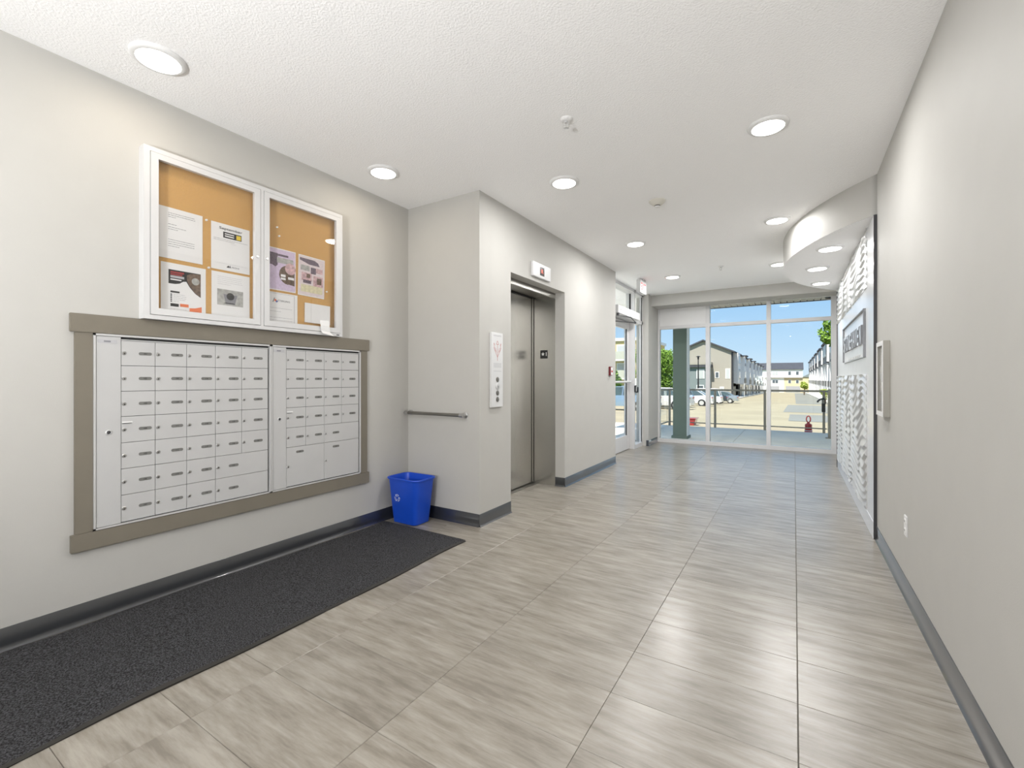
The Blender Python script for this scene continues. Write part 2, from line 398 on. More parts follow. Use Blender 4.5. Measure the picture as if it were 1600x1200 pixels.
# ================================================================== SIDE STOREFRONT (window_2) and entrance door (door_2)
w2 = sempty('window_2', (-2.4, 7.3, 0))
PX0, PX1 = -2.48, -2.33
obj('gasket', MB().box(-2.420, -2.392, 7.728, 7.734, 2.25, ZC-.06), M['gap'], w2)
obj('gasket', MB().box(-2.345, -2.331, 8.182, 8.189, .08, ZC-.06), M['gap'], w2)
for a, b in ((YE, YE+.05), (7.735, 7.785), (8.19, 8.25)):
    obj('mullion', MB().box(PX0 if a < 8 else -2.378, PX1, a, b, 0, ZC), M['alu_white'], w2, bevel=.002)
obj('head_rail', MB().box(PX0, PX1, YE, 8.25, 2.69, ZC), M['alu_white'], w2)
obj('transom', MB().box(PX0, PX1, YE, 8.25, 2.19, 2.25), M['alu_white'], w2)
obj('sill_rail', MB().box(PX0, PX1, 7.785, 8.19, 0, .07), M['alu_white'], w2)
for a, b, z0, z1 in ((YE+.05, 7.735, 2.25, 2.69), (7.785, 8.19, 2.25, 2.69), (7.785, 8.19, .07, 2.19)):
    obj('pane', MB().box(-2.376, -2.370, a, b, z0, z1) if a > 7.75 else MB().box(-2.425, -2.419, a, b, z0, z1), M['glass'], w2)
d2 = sempty('door_2', (-2.4, 6.9, 0))
DY0, DY1 = YE+.055, 7.728
obj('stile', MB().box(-2.468, -2.418, 7.60, DY1, .01, 2.185), M['alu_white'], d2, bevel=.002)
obj('stile', MB().box(-2.468, -2.418, DY0, DY0+.12, .01, 2.185), M['alu_white'], d2, bevel=.002)
obj('top_rail', MB().box(-2.468, -2.418, DY0+.12, 7.60, 2.06, 2.185), M['alu_white'], d2, bevel=.002)
obj('kick_plate', MB().box(-2.468, -2.418, DY0+.12, 7.60, .01, .25), M['alu_white'], d2, bevel=.002)
obj('pane', MB().box(-2.446, -2.440, DY0+.12, 7.60, .25, 2.06), M['glass'], d2)
obj('gasket', MB().box(-2.438, -2.420, 7.593, 7.599, .25, 2.06), M['gap'], d2)
pb = MB().tube([(-2.365, DY0+.08, 1.16), (-2.365, 7.66, 1.16)], .018, 10)
pb.box(-2.418, -2.345, 7.62, 7.68, 1.135, 1.185).box(-2.418, -2.345, DY0+.05, DY0+.1, 1.135, 1.185)
obj('push_bar', pb, M['alu_white'], d2, smooth=True)

t = thing('door_operator', 'white box of the automatic door operator above the glass entrance door', 'door operator', (-2.27, 7.05, 2.25))
obj('housing', MB().box(PX1, -2.2, 6.505, 7.617, 2.19, 2.31), M['alu_white'], t, bevel=.004)
obj('lock_cap', MB().lathe((-2.2, 6.62, 2.25), [(.008, -.002), (.008, .003)], 'x', 12), M['charcoal'], t)
ab = MB().tube([(-2.22, 6.55, 2.19), (-2.22, 6.55, 2.15)], .02, 12).tube([(-2.22, 6.55, 2.155), (-2.12, 6.85, 2.15), (-2.20, 7.35, 2.135)], .008, 8)
ab.tube([(-2.20, 7.35, 2.14), (-2.20, 7.35, 2.11)], .016, 10)
ab.tube([(-2.20, 7.35, 2.125), (-2.36, 6.60, 2.09)], .007, 8)
obj('linkage_arm', ab, M['charcoal'], t, smooth=True)
t = thing('card_reader', 'small silver push plate reader beside the glass entrance door', 'card reader', (-2.33, 7.76, 1.02))
obj('housing', MB().box(-2.33, -2.305, 7.72, 7.79, .98, 1.10), M['black'], t, bevel=.006)
obj('face_plate', MB().box(-2.306, -2.300, 7.73, 7.78, .995, 1.085), M['alu'], t, bevel=.003)
tag(obj('door_release', MB().box(-2.33, -2.295, 7.80, 7.86, .97, 1.07), M['black'], bevel=.006), 'small black release box on the sidelight frame by entrance door', 'door release')

t = thing('exit_sign', 'white ceiling box exit sign with red letters above the entrance door', 'exit sign', (-2.0, 7.0, 2.741))
obj('housing', MB().box(-2.035, -1.975, 6.86, 7.18, 2.53, 2.722), M['alu_white'], t, bevel=.004)
obj('canopy', MB().box(-2.05, -1.96, 6.95, 7.09, 2.722, 2.741), M['alu'], t, bevel=.003)
text('lettering', 'EXIT', .15, (-1.974, 7.02, 2.626), '+x', mat('exit_sign_red', (.50, .05, .05), .5), t, width=.25, bold=.02)

# ================================================================== DOWNLIGHTS
def downlight(x, y, z, label, group, power=1., col=None):
    t = thing('ceiling_downlight', label, 'ceiling light', (x, y, z), group)
    obj('trim_ring', MB().lathe((x, y, z), [(.113, 0), (.113, -.006), (.106, -.014), (.092, -.018), (.088, -.016), (.088, 0)], n=40), M['white_paint'], t, smooth=50)
    obj('diffuser', MB().lathe((x, y, z), [(.088, -.002), (.088, -.017), (.086, -.0185)], n=40), M['emit'], t)
    ld = bpy.data.lights.new('lamp', 'AREA'); ld.shape = 'DISK'; ld.size = .16; ld.energy = DOWNLIGHT_W*power; ld.color = col or DOWN_COL
    lo = bpy.data.objects.new('lamp', ld); C.objects.link(lo); lo.parent = t; lo.location = (0, 0, -.021)
    return t
downlight(-2.588, .953, ZC, 'large round downlight near the upper left corner, above the mailboxes', 'ceiling downlights', .15, (1, .84, .64))
downlight(-2.584, 2.351, ZC, 'round downlight on ceiling above right end of the notice board case', 'ceiling downlights', .15, (1, .84, .64))
downlight(-1.521, 3.217, ZC, 'round downlight near the middle, left of white ceiling detector', 'ceiling downlights')
downlight(-.134, 3.156, ZC, 'round downlight nearest the right wall, largest on that side', 'ceiling downlights')
downlight(-1.522, 5.092, ZC, 'round downlight in left row, second from the elevator corner', 'ceiling downlights', 1.15)
downlight(-.139, 5.058, ZC, 'round downlight beside the curved soffit, second of the right row', 'ceiling downlights', .75)
downlight(-1.542, 7.03, ZC, 'farthest downlight of the left row, near the front window', 'ceiling downlights', 1.9)
downlight(-.171, 6.999, ZC, 'far downlight partly hidden behind the curved soffit', 'ceiling downlights', 1.9)
for (x, y, l) in ((.288, 5.203, 'nearest of three downlights under the curved soffit'), (.219, 6.067, 'middle one of three downlights under the curved soffit'), (.294, 7.014, 'farthest of three downlights under the curved soffit')):
    downlight(x, y, 2.44, l, 'soffit downlights', .4)
for (x, y) in ((-.14, -.65), (-1.52, -.65), (-2.58, -.65), (-.9, -2.3)):
    downlight(x, y, ZC, 'round downlight on the ceiling behind the photographer', 'ceiling downlights behind the camera', .5)

# sprinklers / detector
def sprinkler(x, y, label):
    t = thing('sprinkler_head', label, 'sprinkler', (x, y, ZC), 'ceiling sprinklers')
    obj('escutcheon', MB().lathe((x, y, ZC), [(.036, 0), (.036, -.003), (.028, -.012), (.014, -.014)], n=24), M['white_paint'], t, smooth=50)
    fb = MB().lathe((x, y, ZC), [(.010, -.012), (.010, -.022)], n=12)
    for s_ in (-1, 1): fb.tube([(x+s_*.010, y, ZC-.02), (x+s_*.014, y, ZC-.035), (x+s_*.003, y, ZC-.05)], .0025, 6)
    obj('frame', fb, M['alu'], t)
    obj('deflector', MB().lathe((x, y, ZC), [(.016, -.05), (.016, -.053), (.004, -.056)], n=16), M['alu'], t)
sprinkler(-1.144, 2.449, 'small sprinkler head at the upper middle of the ceiling')
sprinkler(-.848, 6.739, 'tiny far sprinkler head on the ceiling near the front window')
t = thing('ceiling_detector', 'white cone shaped ceiling detector between the two rows of downlights', 'detector', (-1.002, 3.987, ZC))
obj('body', MB().lathe((-1.002, 3.987, ZC), [(.070, 0), (.070, -.006), (.062, -.016), (.058, -.018), (.050, -.026), (.046, -.028), (.036, -.037), (.026, -.040)], n=32), mat('ivory_plastic', (.66, .64, .58), .5), t, smooth=30)
obj('sensor_ring', MB().lathe((-1.002, 3.987, ZC), [(.024, -.040), (.024, -.047)], n=20), M['black'], t)
obj('lens', MB().lathe((-1.002, 3.987, ZC), [(.025, -.047), (.022, -.053), (.012, -.057)], n=20), M['white_paint'], t, smooth=True)

# ================================================================== MAILBOXES
# taupe surround
t = thing('mailbox_surround', 'taupe painted wooden trim boards framing the wall mailboxes', 'trim frame', (XL, 1.63, .358))
a, b = XL, -2.945
obj('head_board', MB().box(a, b, .729, 2.534, 1.432, 1.522), M['taupe'], t, bevel=.002)
obj('sill_board', MB().box(a, b, .731, 2.532, .361, .447), M['taupe'], t, bevel=.002)
obj('side_board', MB().box(a, b-.006, .746, .814, .447, 1.432), M['taupe'], t, bevel=.002)
obj('side_board', MB().box(a, b-.006, 2.447, 2.517, .447, 1.432), M['taupe'], t, bevel=.002)
lock_mb = MB().lathe((0, 0, 0), [(.0095, 0), (.0095, .002), (.008, .0035), (.005, .0035)], 'x', 14)
NUM = [118]
def mail_unit(label, y0, y1, colsY, rowsZ, wide, parcels, yM, start):
    t = thing('mailbox_unit', label, 'mailboxes', (XL, (y0+y1)/2, .45), 'wall mailboxes')
    z0, z1 = .45, 1.43
    fx = -2.948
    fb = MB().box(XL, fx+.004, y0, y0+.008, z0, z1).box(XL, fx+.004, y1-.010, y1, z0, z1).box(XL, fx+.004, y0, y1, z1-.010, z1).box(XL, fx+.004, y0, y1, z0, z0+.008)
    obj('frame', fb, M['alu'], t)
    obj('cabinet', MB().box(XL, -2.962, y0, y1, z0, z1), M['gap'], t)
    mp = obj('master_panel', MB().box(-2.962, fx, y0+.010, yM-.001, z0+.01, z1-.012), M['mail'], t, bevel=.001)
    cy = (y0+yM)/2
    obj('master_lock', MB().lathe((fx, cy+.004, .932), [(.013, 0), (.013, .003), (.010, .005), (.009, .002), (.005, .002)], 'x', 18), M['alu'], mp)
    obj('lock_core', MB().lathe((fx+.002, cy+.004, .932), [(.0085, 0), (.006, .0015), (.004, .0015)], 'x', 12), M['charcoal'], mp)
    obj('name_plate', MB().box(fx, fx+.0015, cy-.038, cy+.038, z1-.046, z1-.028), M['ink_lite'], mp)
    obj('name_plate_slot', MB().box(fx+.0015, fx+.002, cy-.015, cy+.012, z1-.041, z1-.033), M['ink_grey'], mp)
    sl = MB().box(-2.955, fx+.001, yM+.002, yM+.045, rowsZ[3]-.030, rowsZ[3]-.024)
    obj('top_rail', MB().box(-2.962, fx-.003, yM, y1-.012, rowsZ[0]+.001, z1-.022), M['mail'], t)
    num = start
    gaps = .0012
    def door(ya, yb, za, zb, lock_z=None, tag_z=None):
        nonlocal num
        d = obj('mail_door', MB().box(-2.960, -2.951, ya+gaps, yb-gaps, za+gaps, zb-gaps), M['mail'], t, bevel=.0008, seg=1)
        lz = lock_z or (za+zb)/2; tz = tag_z or lz
        ly = ya + .013
        l = obj('lock', MB().lathe((-2.951, ly, lz), [(.0095, 0), (.0095, .002), (.008, .0035), (.005, .0035)], 'x', 12), M['chrome'], d)
        wcol = min(colsY[1]-colsY[0], yb-ya); ty = ya + .70*wcol
        tg = obj('number_tag', MB().prism(rect_pts((ty, tz), .058, .0165, .008, 3), 'x', -2.951, -2.9496), M['tagm'], d)
        obj('key_hole', MB().box(-2.9475, -2.9470, ly-.001, ly+.003, lz-.006, lz+.001), M['ink'], d)
        text('number', str(num), .011, (-2.9493, ty, tz), '+x', M['ink'], d, bold=.02)
        num += 1
    nr = len(rowsZ)-1; nc = len(colsY)-1
    for c_ in range(nc):
        for r_ in range(nr):
            if (r_, c_) in wide or (r_, c_) in parcels: continue
            if any(r_ == wr and c_ == wc+1 for wr, wc in wide): continue
            if any(r_ == pr and c_ == pc+1 for pr, pc in parcels): continue
            door(colsY[c_], colsY[c_+1], rowsZ[r_+1], rowsZ[r_])
    for (r_, c_) in wide: door(colsY[c_], colsY[c_+2], rowsZ[r_+1], rowsZ[r_])
    for (r_, c_) in parcels: door(colsY[c_], colsY[c_+2], rowsZ[r_+1], rowsZ[r_], lock_z=.60, tag_z=.695)
    # outgoing mail slot
    ms = obj('mail_slot', MB().box(-2.951, -2.9478, yM+.004, yM+.048, rowsZ[3]-.034, rowsZ[3]-.026), M['trimw'], t, bevel=.001)
    obj('slot_lip', MB().box(-2.9478, -2.947, yM+.004, yM+.044, rowsZ[3]-.037, rowsZ[3]-.034), M['charcoal'], ms)
    return t
LR = [1.402, 1.272, 1.139, 1.008, .872, .737, .601, .462]
mail_unit('left bank of white wall mailboxes, five columns wide with seven rows', .814, 1.712, [.923, 1.071, 1.222, 1.374, 1.526, 1.694], LR, [(5, 3), (6, 3)], [], .923, 101)
RR = [1.402, 1.272, 1.139, 1.006, .867, .732, .463]
mail_unit('right bank of white wall mailboxes, four columns with two big parcel doors below', 1.714, 2.445, [1.82, 1.966, 2.115, 2.266, 2.428], RR, [(4, 2)], [(5, 0), (5, 2)], 1.82, 201)

# ================================================================== NOTICE BOARD CASE
t = thing('notice_board_case', 'white framed two door glass notice board with cork backing on left wall', 'notice board', (XL, 1.62, 1.524))
BX = -2.909
fy = [1.005, 1.033, 1.622, 1.642, 2.226, 2.243]; fz = (1.524, 1.547, 2.420, 2.444)
fb = MB().box(XL, BX, fy[0], fy[1], fz[0], fz[3]).box(XL, BX, fy[4], fy[5], fz[0], fz[3]).box(XL, BX, fy[1], fy[4], fz[2], fz[3]).box(XL, BX, fy[1], fy[4], fz[0], fz[1]).box(XL, BX, fy[2], fy[3], fz[1], fz[2])
obj('case_frame', fb, M['alu_white'], t)
obj('cork_backing', MB().box(XL, -2.952, fy[1], fy[4], fz[1], fz[2]), M['cork'], t)
obj('maker_plate', MB().box(BX, BX+.001, 2.19, 2.215, 1.531, 1.538), M['ink'], t)
for (ya, yb, lk) in ((fy[1], fy[2], 1), (fy[3], fy[4], 0)):
    d = thing('x', 'x', 'x'); bpy.data.objects.remove(d)
    g_ = .0025; w_ = .035; a, b, c_, d_ = ya+g_, yb-g_, fz[1]+g_, fz[2]-g_
    mb = MB().box(-2.932, BX+.003, a, a+w_, c_, d_).box(-2.932, BX+.003, b-w_, b, c_, d_).box(-2.932, BX+.003, a+w_, b-w_, d_-w_+.005, d_).box(-2.932, BX+.003, a+w_, b-w_, c_, c_+w_)
    dd = obj('case_door', mb, M['alu_white'], t)
    obj('pane', MB().box(-2.920, -2.917, a+w_, b-w_, c_+w_, d_-w_+.005), M['case_glass'], dd)
    ly = b-.018 if lk else a+.018
    obj('lock', MB().lathe((BX+.003, ly, 1.985), [(.010, 0), (.010, .002), (.008, .004), (.003, .004)], 'x', 16), M['chrome'], dd)

def sheet(label, y0, y1, z0, z1, tilt=0., x=-2.9495, cat='notice', name='paper_sheet', th=.0006, group='sheets pinned in the notice board'):
    cy, cz = (y0+y1)/2, (z0+z1)/2
    t = obj(name, MB().box(x-th, x, y0, y1, z0, z1), M['paper'], origin=(x, cy, cz)); tag(t, label, cat, group)
    t['w'] = (y1-y0); t['h'] = (z1-z0)
    t['fx'] = x; t.rotation_euler = (tilt, 0, 0)
    return t
class Print:
    """flat print on a sheet; u,v in 0..1 from the top left corner"""
    def __init__(s, sh): s.sh = sh; s.mb = MB(); s.k = 0; s.mats = []; s.w = sh['w']; s.h = sh['h']
    def P(s, u, v): return ((u-.5)*s.w, (.5-v)*s.h)
    def idx(s, m):
        if m not in s.mats: s.mats.append(m)
        return s.mats.index(m)
    def poly(s, pts, m):
        s.k += 1; x = .00025+.00006*s.k
        q = [(x, *s.P(u, v)) for u, v in pts]
        s.mb.add(q, [tuple(range(len(q)))], s.idx(m)); return s
    def rect(s, u0, v0, u1, v1, m): return s.poly([(u0, v1), (u1, v1), (u1, v0), (u0, v0)], m)
    def lines(s, u0, u1, v0, n_, step, m, seed=1, hgt=.010):
        r = random.Random(seed)
        for i in range(n_):
            u = u0; v = v0+i*step; end = u1 if i < n_-1 else u0+(u1-u0)*r.uniform(.25, .6)
            while u < end-.02:
                wd = min(r.uniform(.02, .075), end-u); 
                x = .0003
                pts = [(u, v+hgt), (u+wd, v+hgt), (u+wd, v), (u, v)]
                q = [(x, *s.P(a_, b_)) for a_, b_ in pts]; s.mb.add(q, [(0,1,2,3)], s.idx(m)); u += wd+.012
        return s
    def disc(s, cu, cv, r, m, a0=0, a1=360, n_=24):
        pts = [(cu + r*cos(radians(a0+(a1-a0)*i/n_)), cv - r*s.w/s.h*sin(radians(a0+(a1-a0)*i/n_))) for i in range(n_ if a1-a0 >= 360 else n_+1)]
        return s.poly(pts, m)
    def done(s, name='print'):
        me = bpy.data.meshes.new(name); me.from_pydata(s.mb.v, [], s.mb.f)
        for m in s.mats: me.materials.append(m)
        for p, mi in zip(me.polygons, s.mb.m): p.material_index = mi
        o = bpy.data.objects.new(name, me); C.objects.link(o); o.parent = s.sh; return o
    def text(s, txt, cu, cv, wid, size, m):
        y, z = s.P(cu, cv)
        o = text('lettering', txt, size*s.h, s.sh.location + Vector((.0009, y, z)), '+x', m, s.sh, width=wid*s.w, bold=.01); return o
for k in ('w', 'h'): pass
inkm = M['ink_grey']
M['yel'] = mat('yellow_print', (.75, .55, .05), .6); M['org'] = mat('orange_print', (.75, .20, .08), .6); M['maroon'] = mat('maroon_print', (.30, .04, .04), .6)
M['brown'] = mat('brown_photo_print', (.16, .11, .08), .6, var=.5, vscale=60); M['lilac'] = mat('lilac_print', (.62, .52, .68), .6, var=.1, vscale=60); M['pink'] = mat('pink_photo_print', (.62, .42, .44), .6, var=.35, vscale=70)
M['plum'] = mat('plum_photo_print', (.16, .12, .16), .6, var=.6, vscale=120); M['photo'] = mat('grey_photo_print', (.42, .42, .40), .6, var=.3, vscale=40); M['palewarm'] = mat('pale_yellow_print', (.70, .66, .45), .6, var=.15, vscale=60)
M['navy'] = mat('blue_logo_print', (.06, .10, .35), .6)
p1 = sheet('white typed notice at the left edge of the left case door', 1.087, 1.303, 1.874, 2.158)
pr = Print(p1); pr.lines(.2, .82, .10, 3, .038, inkm, 3).lines(.2, .6, .32, 1, .04, inkm, 5).lines(.2, .62, .375, 2, .04, inkm, 6).lines(.2, .80, .62, 4, .042, inkm, 8); pr.done()
p2 = sheet('white sheet headed September with a black and yellow banner', 1.349, 1.574, 1.866, 2.148)
pr = Print(p2); pr.rect(.30, .165, .78, .295, M['ink']).rect(.34, .195, .58, .215, M['paper']).rect(.34, .24, .58, .265, M['paper']).rect(.64, .185, .76, .28, M['yel']).lines(.06, .94, .33, 2, .032, inkm, 2, .007).lines(.5, .95, .40, 1, .03, M['ink_lite'], 4, .006)
pr.rect(.10, .855, .92, .858, M['ink_lite']).poly([(.38, .93), (.43, .88), (.48, .93)], M['ink']).poly([(.44, .93), (.47, .87), (.51, .93)], inkm); pr.done()
pr.text('September', .50, .105, .60, .075, M['ink']); pr.text('ROHI', .62, .91, .18, .05, M['ink_grey'])
p3 = sheet('flyer with black and orange graphics at lower left of the board', 1.096, 1.320, 1.570, 1.851)
pr = Print(p3)
pr.poly([(.16, .13), (.88, .13), (.88, .62), (.75, .55), (.62, .43), (.55, .33), (.48, .34), (.40, .39), (.30, .41), (.16, .41)], M['ink'])
pr.poly([(.56, .20), (.66, .15), (.88, .14), (.88, .61), (.76, .55), (.63, .42), (.56, .30)], M['brown']).disc(.76, .30, .09, M['photo'])
pr.rect(.20, .16, .50, .195, M['maroon']).rect(.20, .205, .46, .235, M['maroon']).rect(.20, .245, .50, .29, M['ink_lite']).rect(.20, .31, .44, .335, M['paper'])
pr.rect(.20, .55, .40, .585, M['ink'])
for k in range(5): pr.rect(.20, .61+k*.035, .235, .632+k*.035, M['ink'])
pr.lines(.27, .55, .61, 5, .035, M['ink_lite'], 9, .008)
pr.rect(.20, .80, .38, .86, M['ink']).rect(.41, .79, .60, .85, M['org']).poly([(.62, .97), (.62, .86), (.75, .85), (.90, .81), (.90, .97)], M['org']).lines(.20, .58, .90, 2, .03, M['ink_lite'], 12, .007); pr.done()
p4 = sheet('white sheet with a grey photo of a basket at lower right of left door', 1.351, 1.574, 1.568, 1.852)
pr = Print(p4); pr.lines(.15, .80, .09, 5, .04, M['ink_lite'], 21, .006)
pr.rect(.14, .36, .82, .70, M['photo']).poly([(.30, .46), (.66, .46), (.60, .67), (.36, .67)], M['ink_grey']).disc(.48, .50, .10, M['ink']).poly([(.30, .66), (.62, .66), (.56, .64), (.36, .64)], M['ink']); pr.done()
p5 = sheet('lilac flyer with round photo collage in the right case door', 1.672, 1.889, 1.801, 2.084)
pr = Print(p5); pr.rect(.02, .02, .98, .98, M['lilac']).poly([(.02, .12), (.40, .12), (.40, .40), (.30, .46), (.02, .46)], M['plum']).rect(.36, .13, .75, .18, M['plum']).rect(.38, .21, .92, .34, M['photo'])
pr.disc(.75, .60, .30, M['brown'], 90, 270).poly([(.75, .38), (.96, .38), (.96, .84), (.75, .82)], M['brown']).disc(.82, .44, .18, M['pink']).disc(.18, .56, .20, M['lilac']).rect(.50, .60, .66, .66, M['paper']).rect(.74, .64, .94, .70, M['paper']).rect(.50, .68, .66, .73, M['paper'])
pr.lines(.05, .9, .80, 2, .06, M['pink'], 31, .035).lines(.06, .45, .66, 2, .05, M['plum'], 32, .012); pr.done()
p6 = sheet('pink collage flyer pinned slightly crooked, rightmost flyer on the board', 1.908, 2.117, 1.794, 2.080, tilt=-.02)
pr = Print(p6); pr.rect(.02, .02, .98, .98, mat('pale_pink_print', (.72, .64, .66), .6, var=.08, vscale=50)).poly([(.05, .07), (.60, .07), (.74, .12), (.80, .20), (.40, .20), (.05, .13)], M['plum'])
for (a, b, c_, d_, m_) in ((.08, .24, .42, .37, 'photo'), (.46, .26, .66, .42, 'plum'), (.66, .26, .92, .38, 'pink'), (.12, .42, .50, .62, 'pink'), (.56, .46, .94, .72, 'pink'), (.18, .60, .48, .68, 'plum'), (.30, .44, .44, .54, 'brown'), (.70, .50, .88, .66, 'brown'), (.10, .72, .92, .90, 'palewarm')): pr.rect(a, b, c_, d_, M[m_])
pr.lines(.12, .9, .76, 2, .05, M['ink_grey'], 41, .025); pr.done()
p7 = sheet('white letter with STERLING heading at lower left of right door', 1.672, 1.902, 1.560, 1.786)
pr = Print(p7); pr.rect(.02, .03, .90, .036, inkm).rect(.895, .03, .905, .97, inkm)
pr.poly([(.22, .30), (.27, .17), (.30, .17), (.25, .30)], M['ink_grey']).disc(.31, .24, .035, M['org']).disc(.35, .27, .03, M['navy']).lines(.15, .85, .46, 2, .10, M['ink_lite'], 51, .012).lines(.15, .85, .74, 3, .08, M['ink_lite'], 52, .012); pr.done()
pr.text('STERLING', .57, .24, .38, .07, M['ink_grey'])
pd = sheet('white pad of blank sheets at the lower right corner of the board', 1.955, 2.158, 1.606, 1.745, x=-2.940, th=.008, tilt=-.01, name='paper_pad')
tag(obj('hanging_tag', MB().loft([[(-2.902, 2.045, 1.627), (-2.902, 2.120, 1.632)], [(-2.896, 2.047, 1.590), (-2.896, 2.122, 1.588)], [(-2.899, 2.053, 1.555), (-2.899, 2.130, 1.545)], [(-2.890, 2.060, 1.535), (-2.888, 2.155, 1.520)]], caps=False, closed=False), M['paper']), 'small curled white note taped over the bottom rail of the notice board', 'note')
def pin(y, z, label, x=-2.952):
    tag(obj('push_pin', MB().lathe((x, y, z), [(.002, 0), (.002, .005), (.006, .006), (.004, .012), (.006, .016), (.003, .017)], 'x', 10), M['paper'], smooth=True), label, 'pin', 'push pins')
pin(1.320, 2.140, 'clear push pin beside upper corner of the typed notice'); pin(1.332, 1.862, 'clear push pin between the four sheets of left door')
pin(1.75, 2.22, 'clear push pin alone on cork above the lilac flyer'); pin(1.765, 2.165, 'lower lone clear push pin above the lilac flyer'); pin(2.13, 1.85, 'clear push pin right of the pink collage flyer')

# ================================================================== WALL ITEMS
t = thing('elevator_call_panel', 'tall narrow white elevator call panel with four round buttons', 'call panel', (XE, 3.22, .965))
obj('plate', MB().box(XE, XE+.022, 3.135, 3.312, .965, 1.60), mat('white_steel_plate', (.72, .72, .72), .3, .2), t, bevel=.003)
px = XE+.022
for i, (z, r_) in enumerate(((1.20, .017), (1.142, .026), (1.085, .017), (1.03, .017))):
    bt = obj('button', MB().lathe((px, 3.225, z), [(r_+.005, 0), (r_+.005, .002), (r_, .003), (r_, .006), (r_-.004, .007)], 'x', 20), M['alu'] if i == 1 else M['steel_dark'], t, smooth=50)
redp = mat('red_diagram_print', (.50, .10, .08), .6)
db = MB(); dx = px+.0006
def dl(y0, z0, y1, z1, w_=.0035):
    d = Vector((0, y1-y0, z1-z0)); nn = Vector((0, -d.z, d.y)).normalized()*w_/2
    a, b = Vector((dx, y0, z0)), Vector((dx, y1, z1)); db.add([a-nn, a+nn, b+nn, b-nn], [(0,1,2,3)])
for s_ in (-1, 1):
    dl(3.225, 1.39, 3.225+s_*.045, 1.455); dl(3.225+s_*.045, 1.455, 3.225+s_*.055, 1.51); dl(3.225+s_*.015, 1.43, 3.225+s_*.03, 1.47); dl(3.225+s_*.055, 1.47, 3.225+s_*.03, 1.44)
    dl(3.225+s_*.02, 1.50, 3.225, 1.53); dl(3.225+s_*.055, 1.51, 3.225+s_*.04, 1.49)
dl(3.225, 1.36, 3.225, 1.50); dl(3.205, 1.50, 3.245, 1.50)
obj('fire_diagram', db, redp, t)
tb = MB()
for z in (1.575, 1.568, 1.335, 1.325, 1.315, 1.305, 1.27): tb.quad((dx, 3.165, z), (dx, 3.285, z), (dx, 3.285, z+.003), (dx, 3.165, z+.003))
obj('fine_print', tb, M['ink_lite'], t)
text('wheelchair_mark', 'b', .03, (px+.0085, 3.225, 1.142), '+x', M['ink_grey'], t, bold=.02)

t = thing('floor_indicator', 'white plate with a lit red floor digit above elevator doorway', 'indicator', (XE, 4.03, 2.2))
obj('plate', MB().box(XE, XE+.025, 3.845, 4.220, 2.212, 2.355), M['alu_white'], t, bevel=.004)
obj('display', MB().box(XE+.025, XE+.0265, 3.985, 4.075, 2.24, 2.325), M['display'], t)
text('digit', 'R', .055, (XE+.0272, 4.03, 2.283), '+x', M['digit'], t, width=.04)

t = thing('pull_station', 'small red and white pull station on elevator wall near the entrance', 'alarm switch', (XE, 6.07, 1.25))
obj('body', MB().box(XE, XE+.030, 6.02, 6.10, 1.255, 1.378), mat('maroon_plastic', (.16, .02, .025), .4), t, bevel=.004)
obj('face_plate', MB().box(XE+.030, XE+.033, 6.03, 6.09, 1.265, 1.368), M['paper'], t)
obj('handle', MB().box(XE+.033, XE+.038, 6.04, 6.08, 1.30, 1.325), M['red'], t, bevel=.002)

t = thing('grab_rail', 'short brushed metal rail mounted on the recess wall above blue bin', 'rail', (-2.6, YA, .89))
obj('bar', MB().tube([(-2.955, YA-.055, .905), (-2.30, YA-.055, .905)], .014, 14), M['steel_dark'], t, smooth=True)
for x in (-2.93, -2.315):
    b_ = MB().lathe((x, YA, .905), [(.026, 0), (.026, -.006), (.014, -.010), (.012, -.045)], 'y', 16).lathe((x, YA-.055, .905), [(.006, -.02), (.019, -.016), (.019, .016), (.006, .02)], 'x', 14)
    obj('bracket', b_, M['chrome'], t, smooth=40)

# recycling bin
BC = (-2.75, 2.81)
t = thing('recycling_bin', 'blue plastic recycling bin in the recess corner by the mat', 'bin', (BC[0], BC[1], 0))
def ring(w, d, z, r, n_=6): return [(BC[0]+p[0], BC[1]+p[1], z) for p in rect_pts((0, 0), w, d, r, n_)]
body = MB().loft([ring(.25, .17, .004, .03), ring(.262, .182, 0.006, .035), ring(.268, .188, .02, .038), ring(.335, .235, .365, .045), ring(.355, .255, .367, .05), ring(.36, .26, .375, .05), ring(.355, .255, .381, .05), ring(.335, .237, .381, .045), ring(.328, .230, .372, .045), ring(.262, .180, .03, .035)], True)
obj('body', body, M['blue'], t, smooth=40)
rb = MB()
for k in range(3):
    a = radians(90+120*k); cx, cz = BC[0]-.055, .215; yv = BC[1]
    def Q(r_, an):
        x = cx + r_*cos(an); z = cz + r_*sin(an); yy = BC[1] - (.094 + (z-.02)*(.0235/.345)) - .0012; return Vector((x, yy, z))
    for r_a, r_b in ((.030, .026), (.018, .015)):
        for i in range(8):
            a0 = a - .75 + i*.16; a1 = a0+.16; rb.add([Q(r_b, a0), Q(r_b, a1), Q(r_a, a1), Q(r_a, a0)], [(0,1,2,3)])
    a1 = a + .53; rb.add([Q(.036, a1), Q(.010, a1), Q(.024, a1+.35)], [(0,1,2)])
    a0 = a - .75; rb.add([Q(.030, a0), Q(.0285, a0-.06), Q(.0165, a0+.04), Q(.015, a0)], [(0,1,2,3)])
obj('recycling_symbol', rb, mat('white_print', (.75, .8, .9), .5), t)

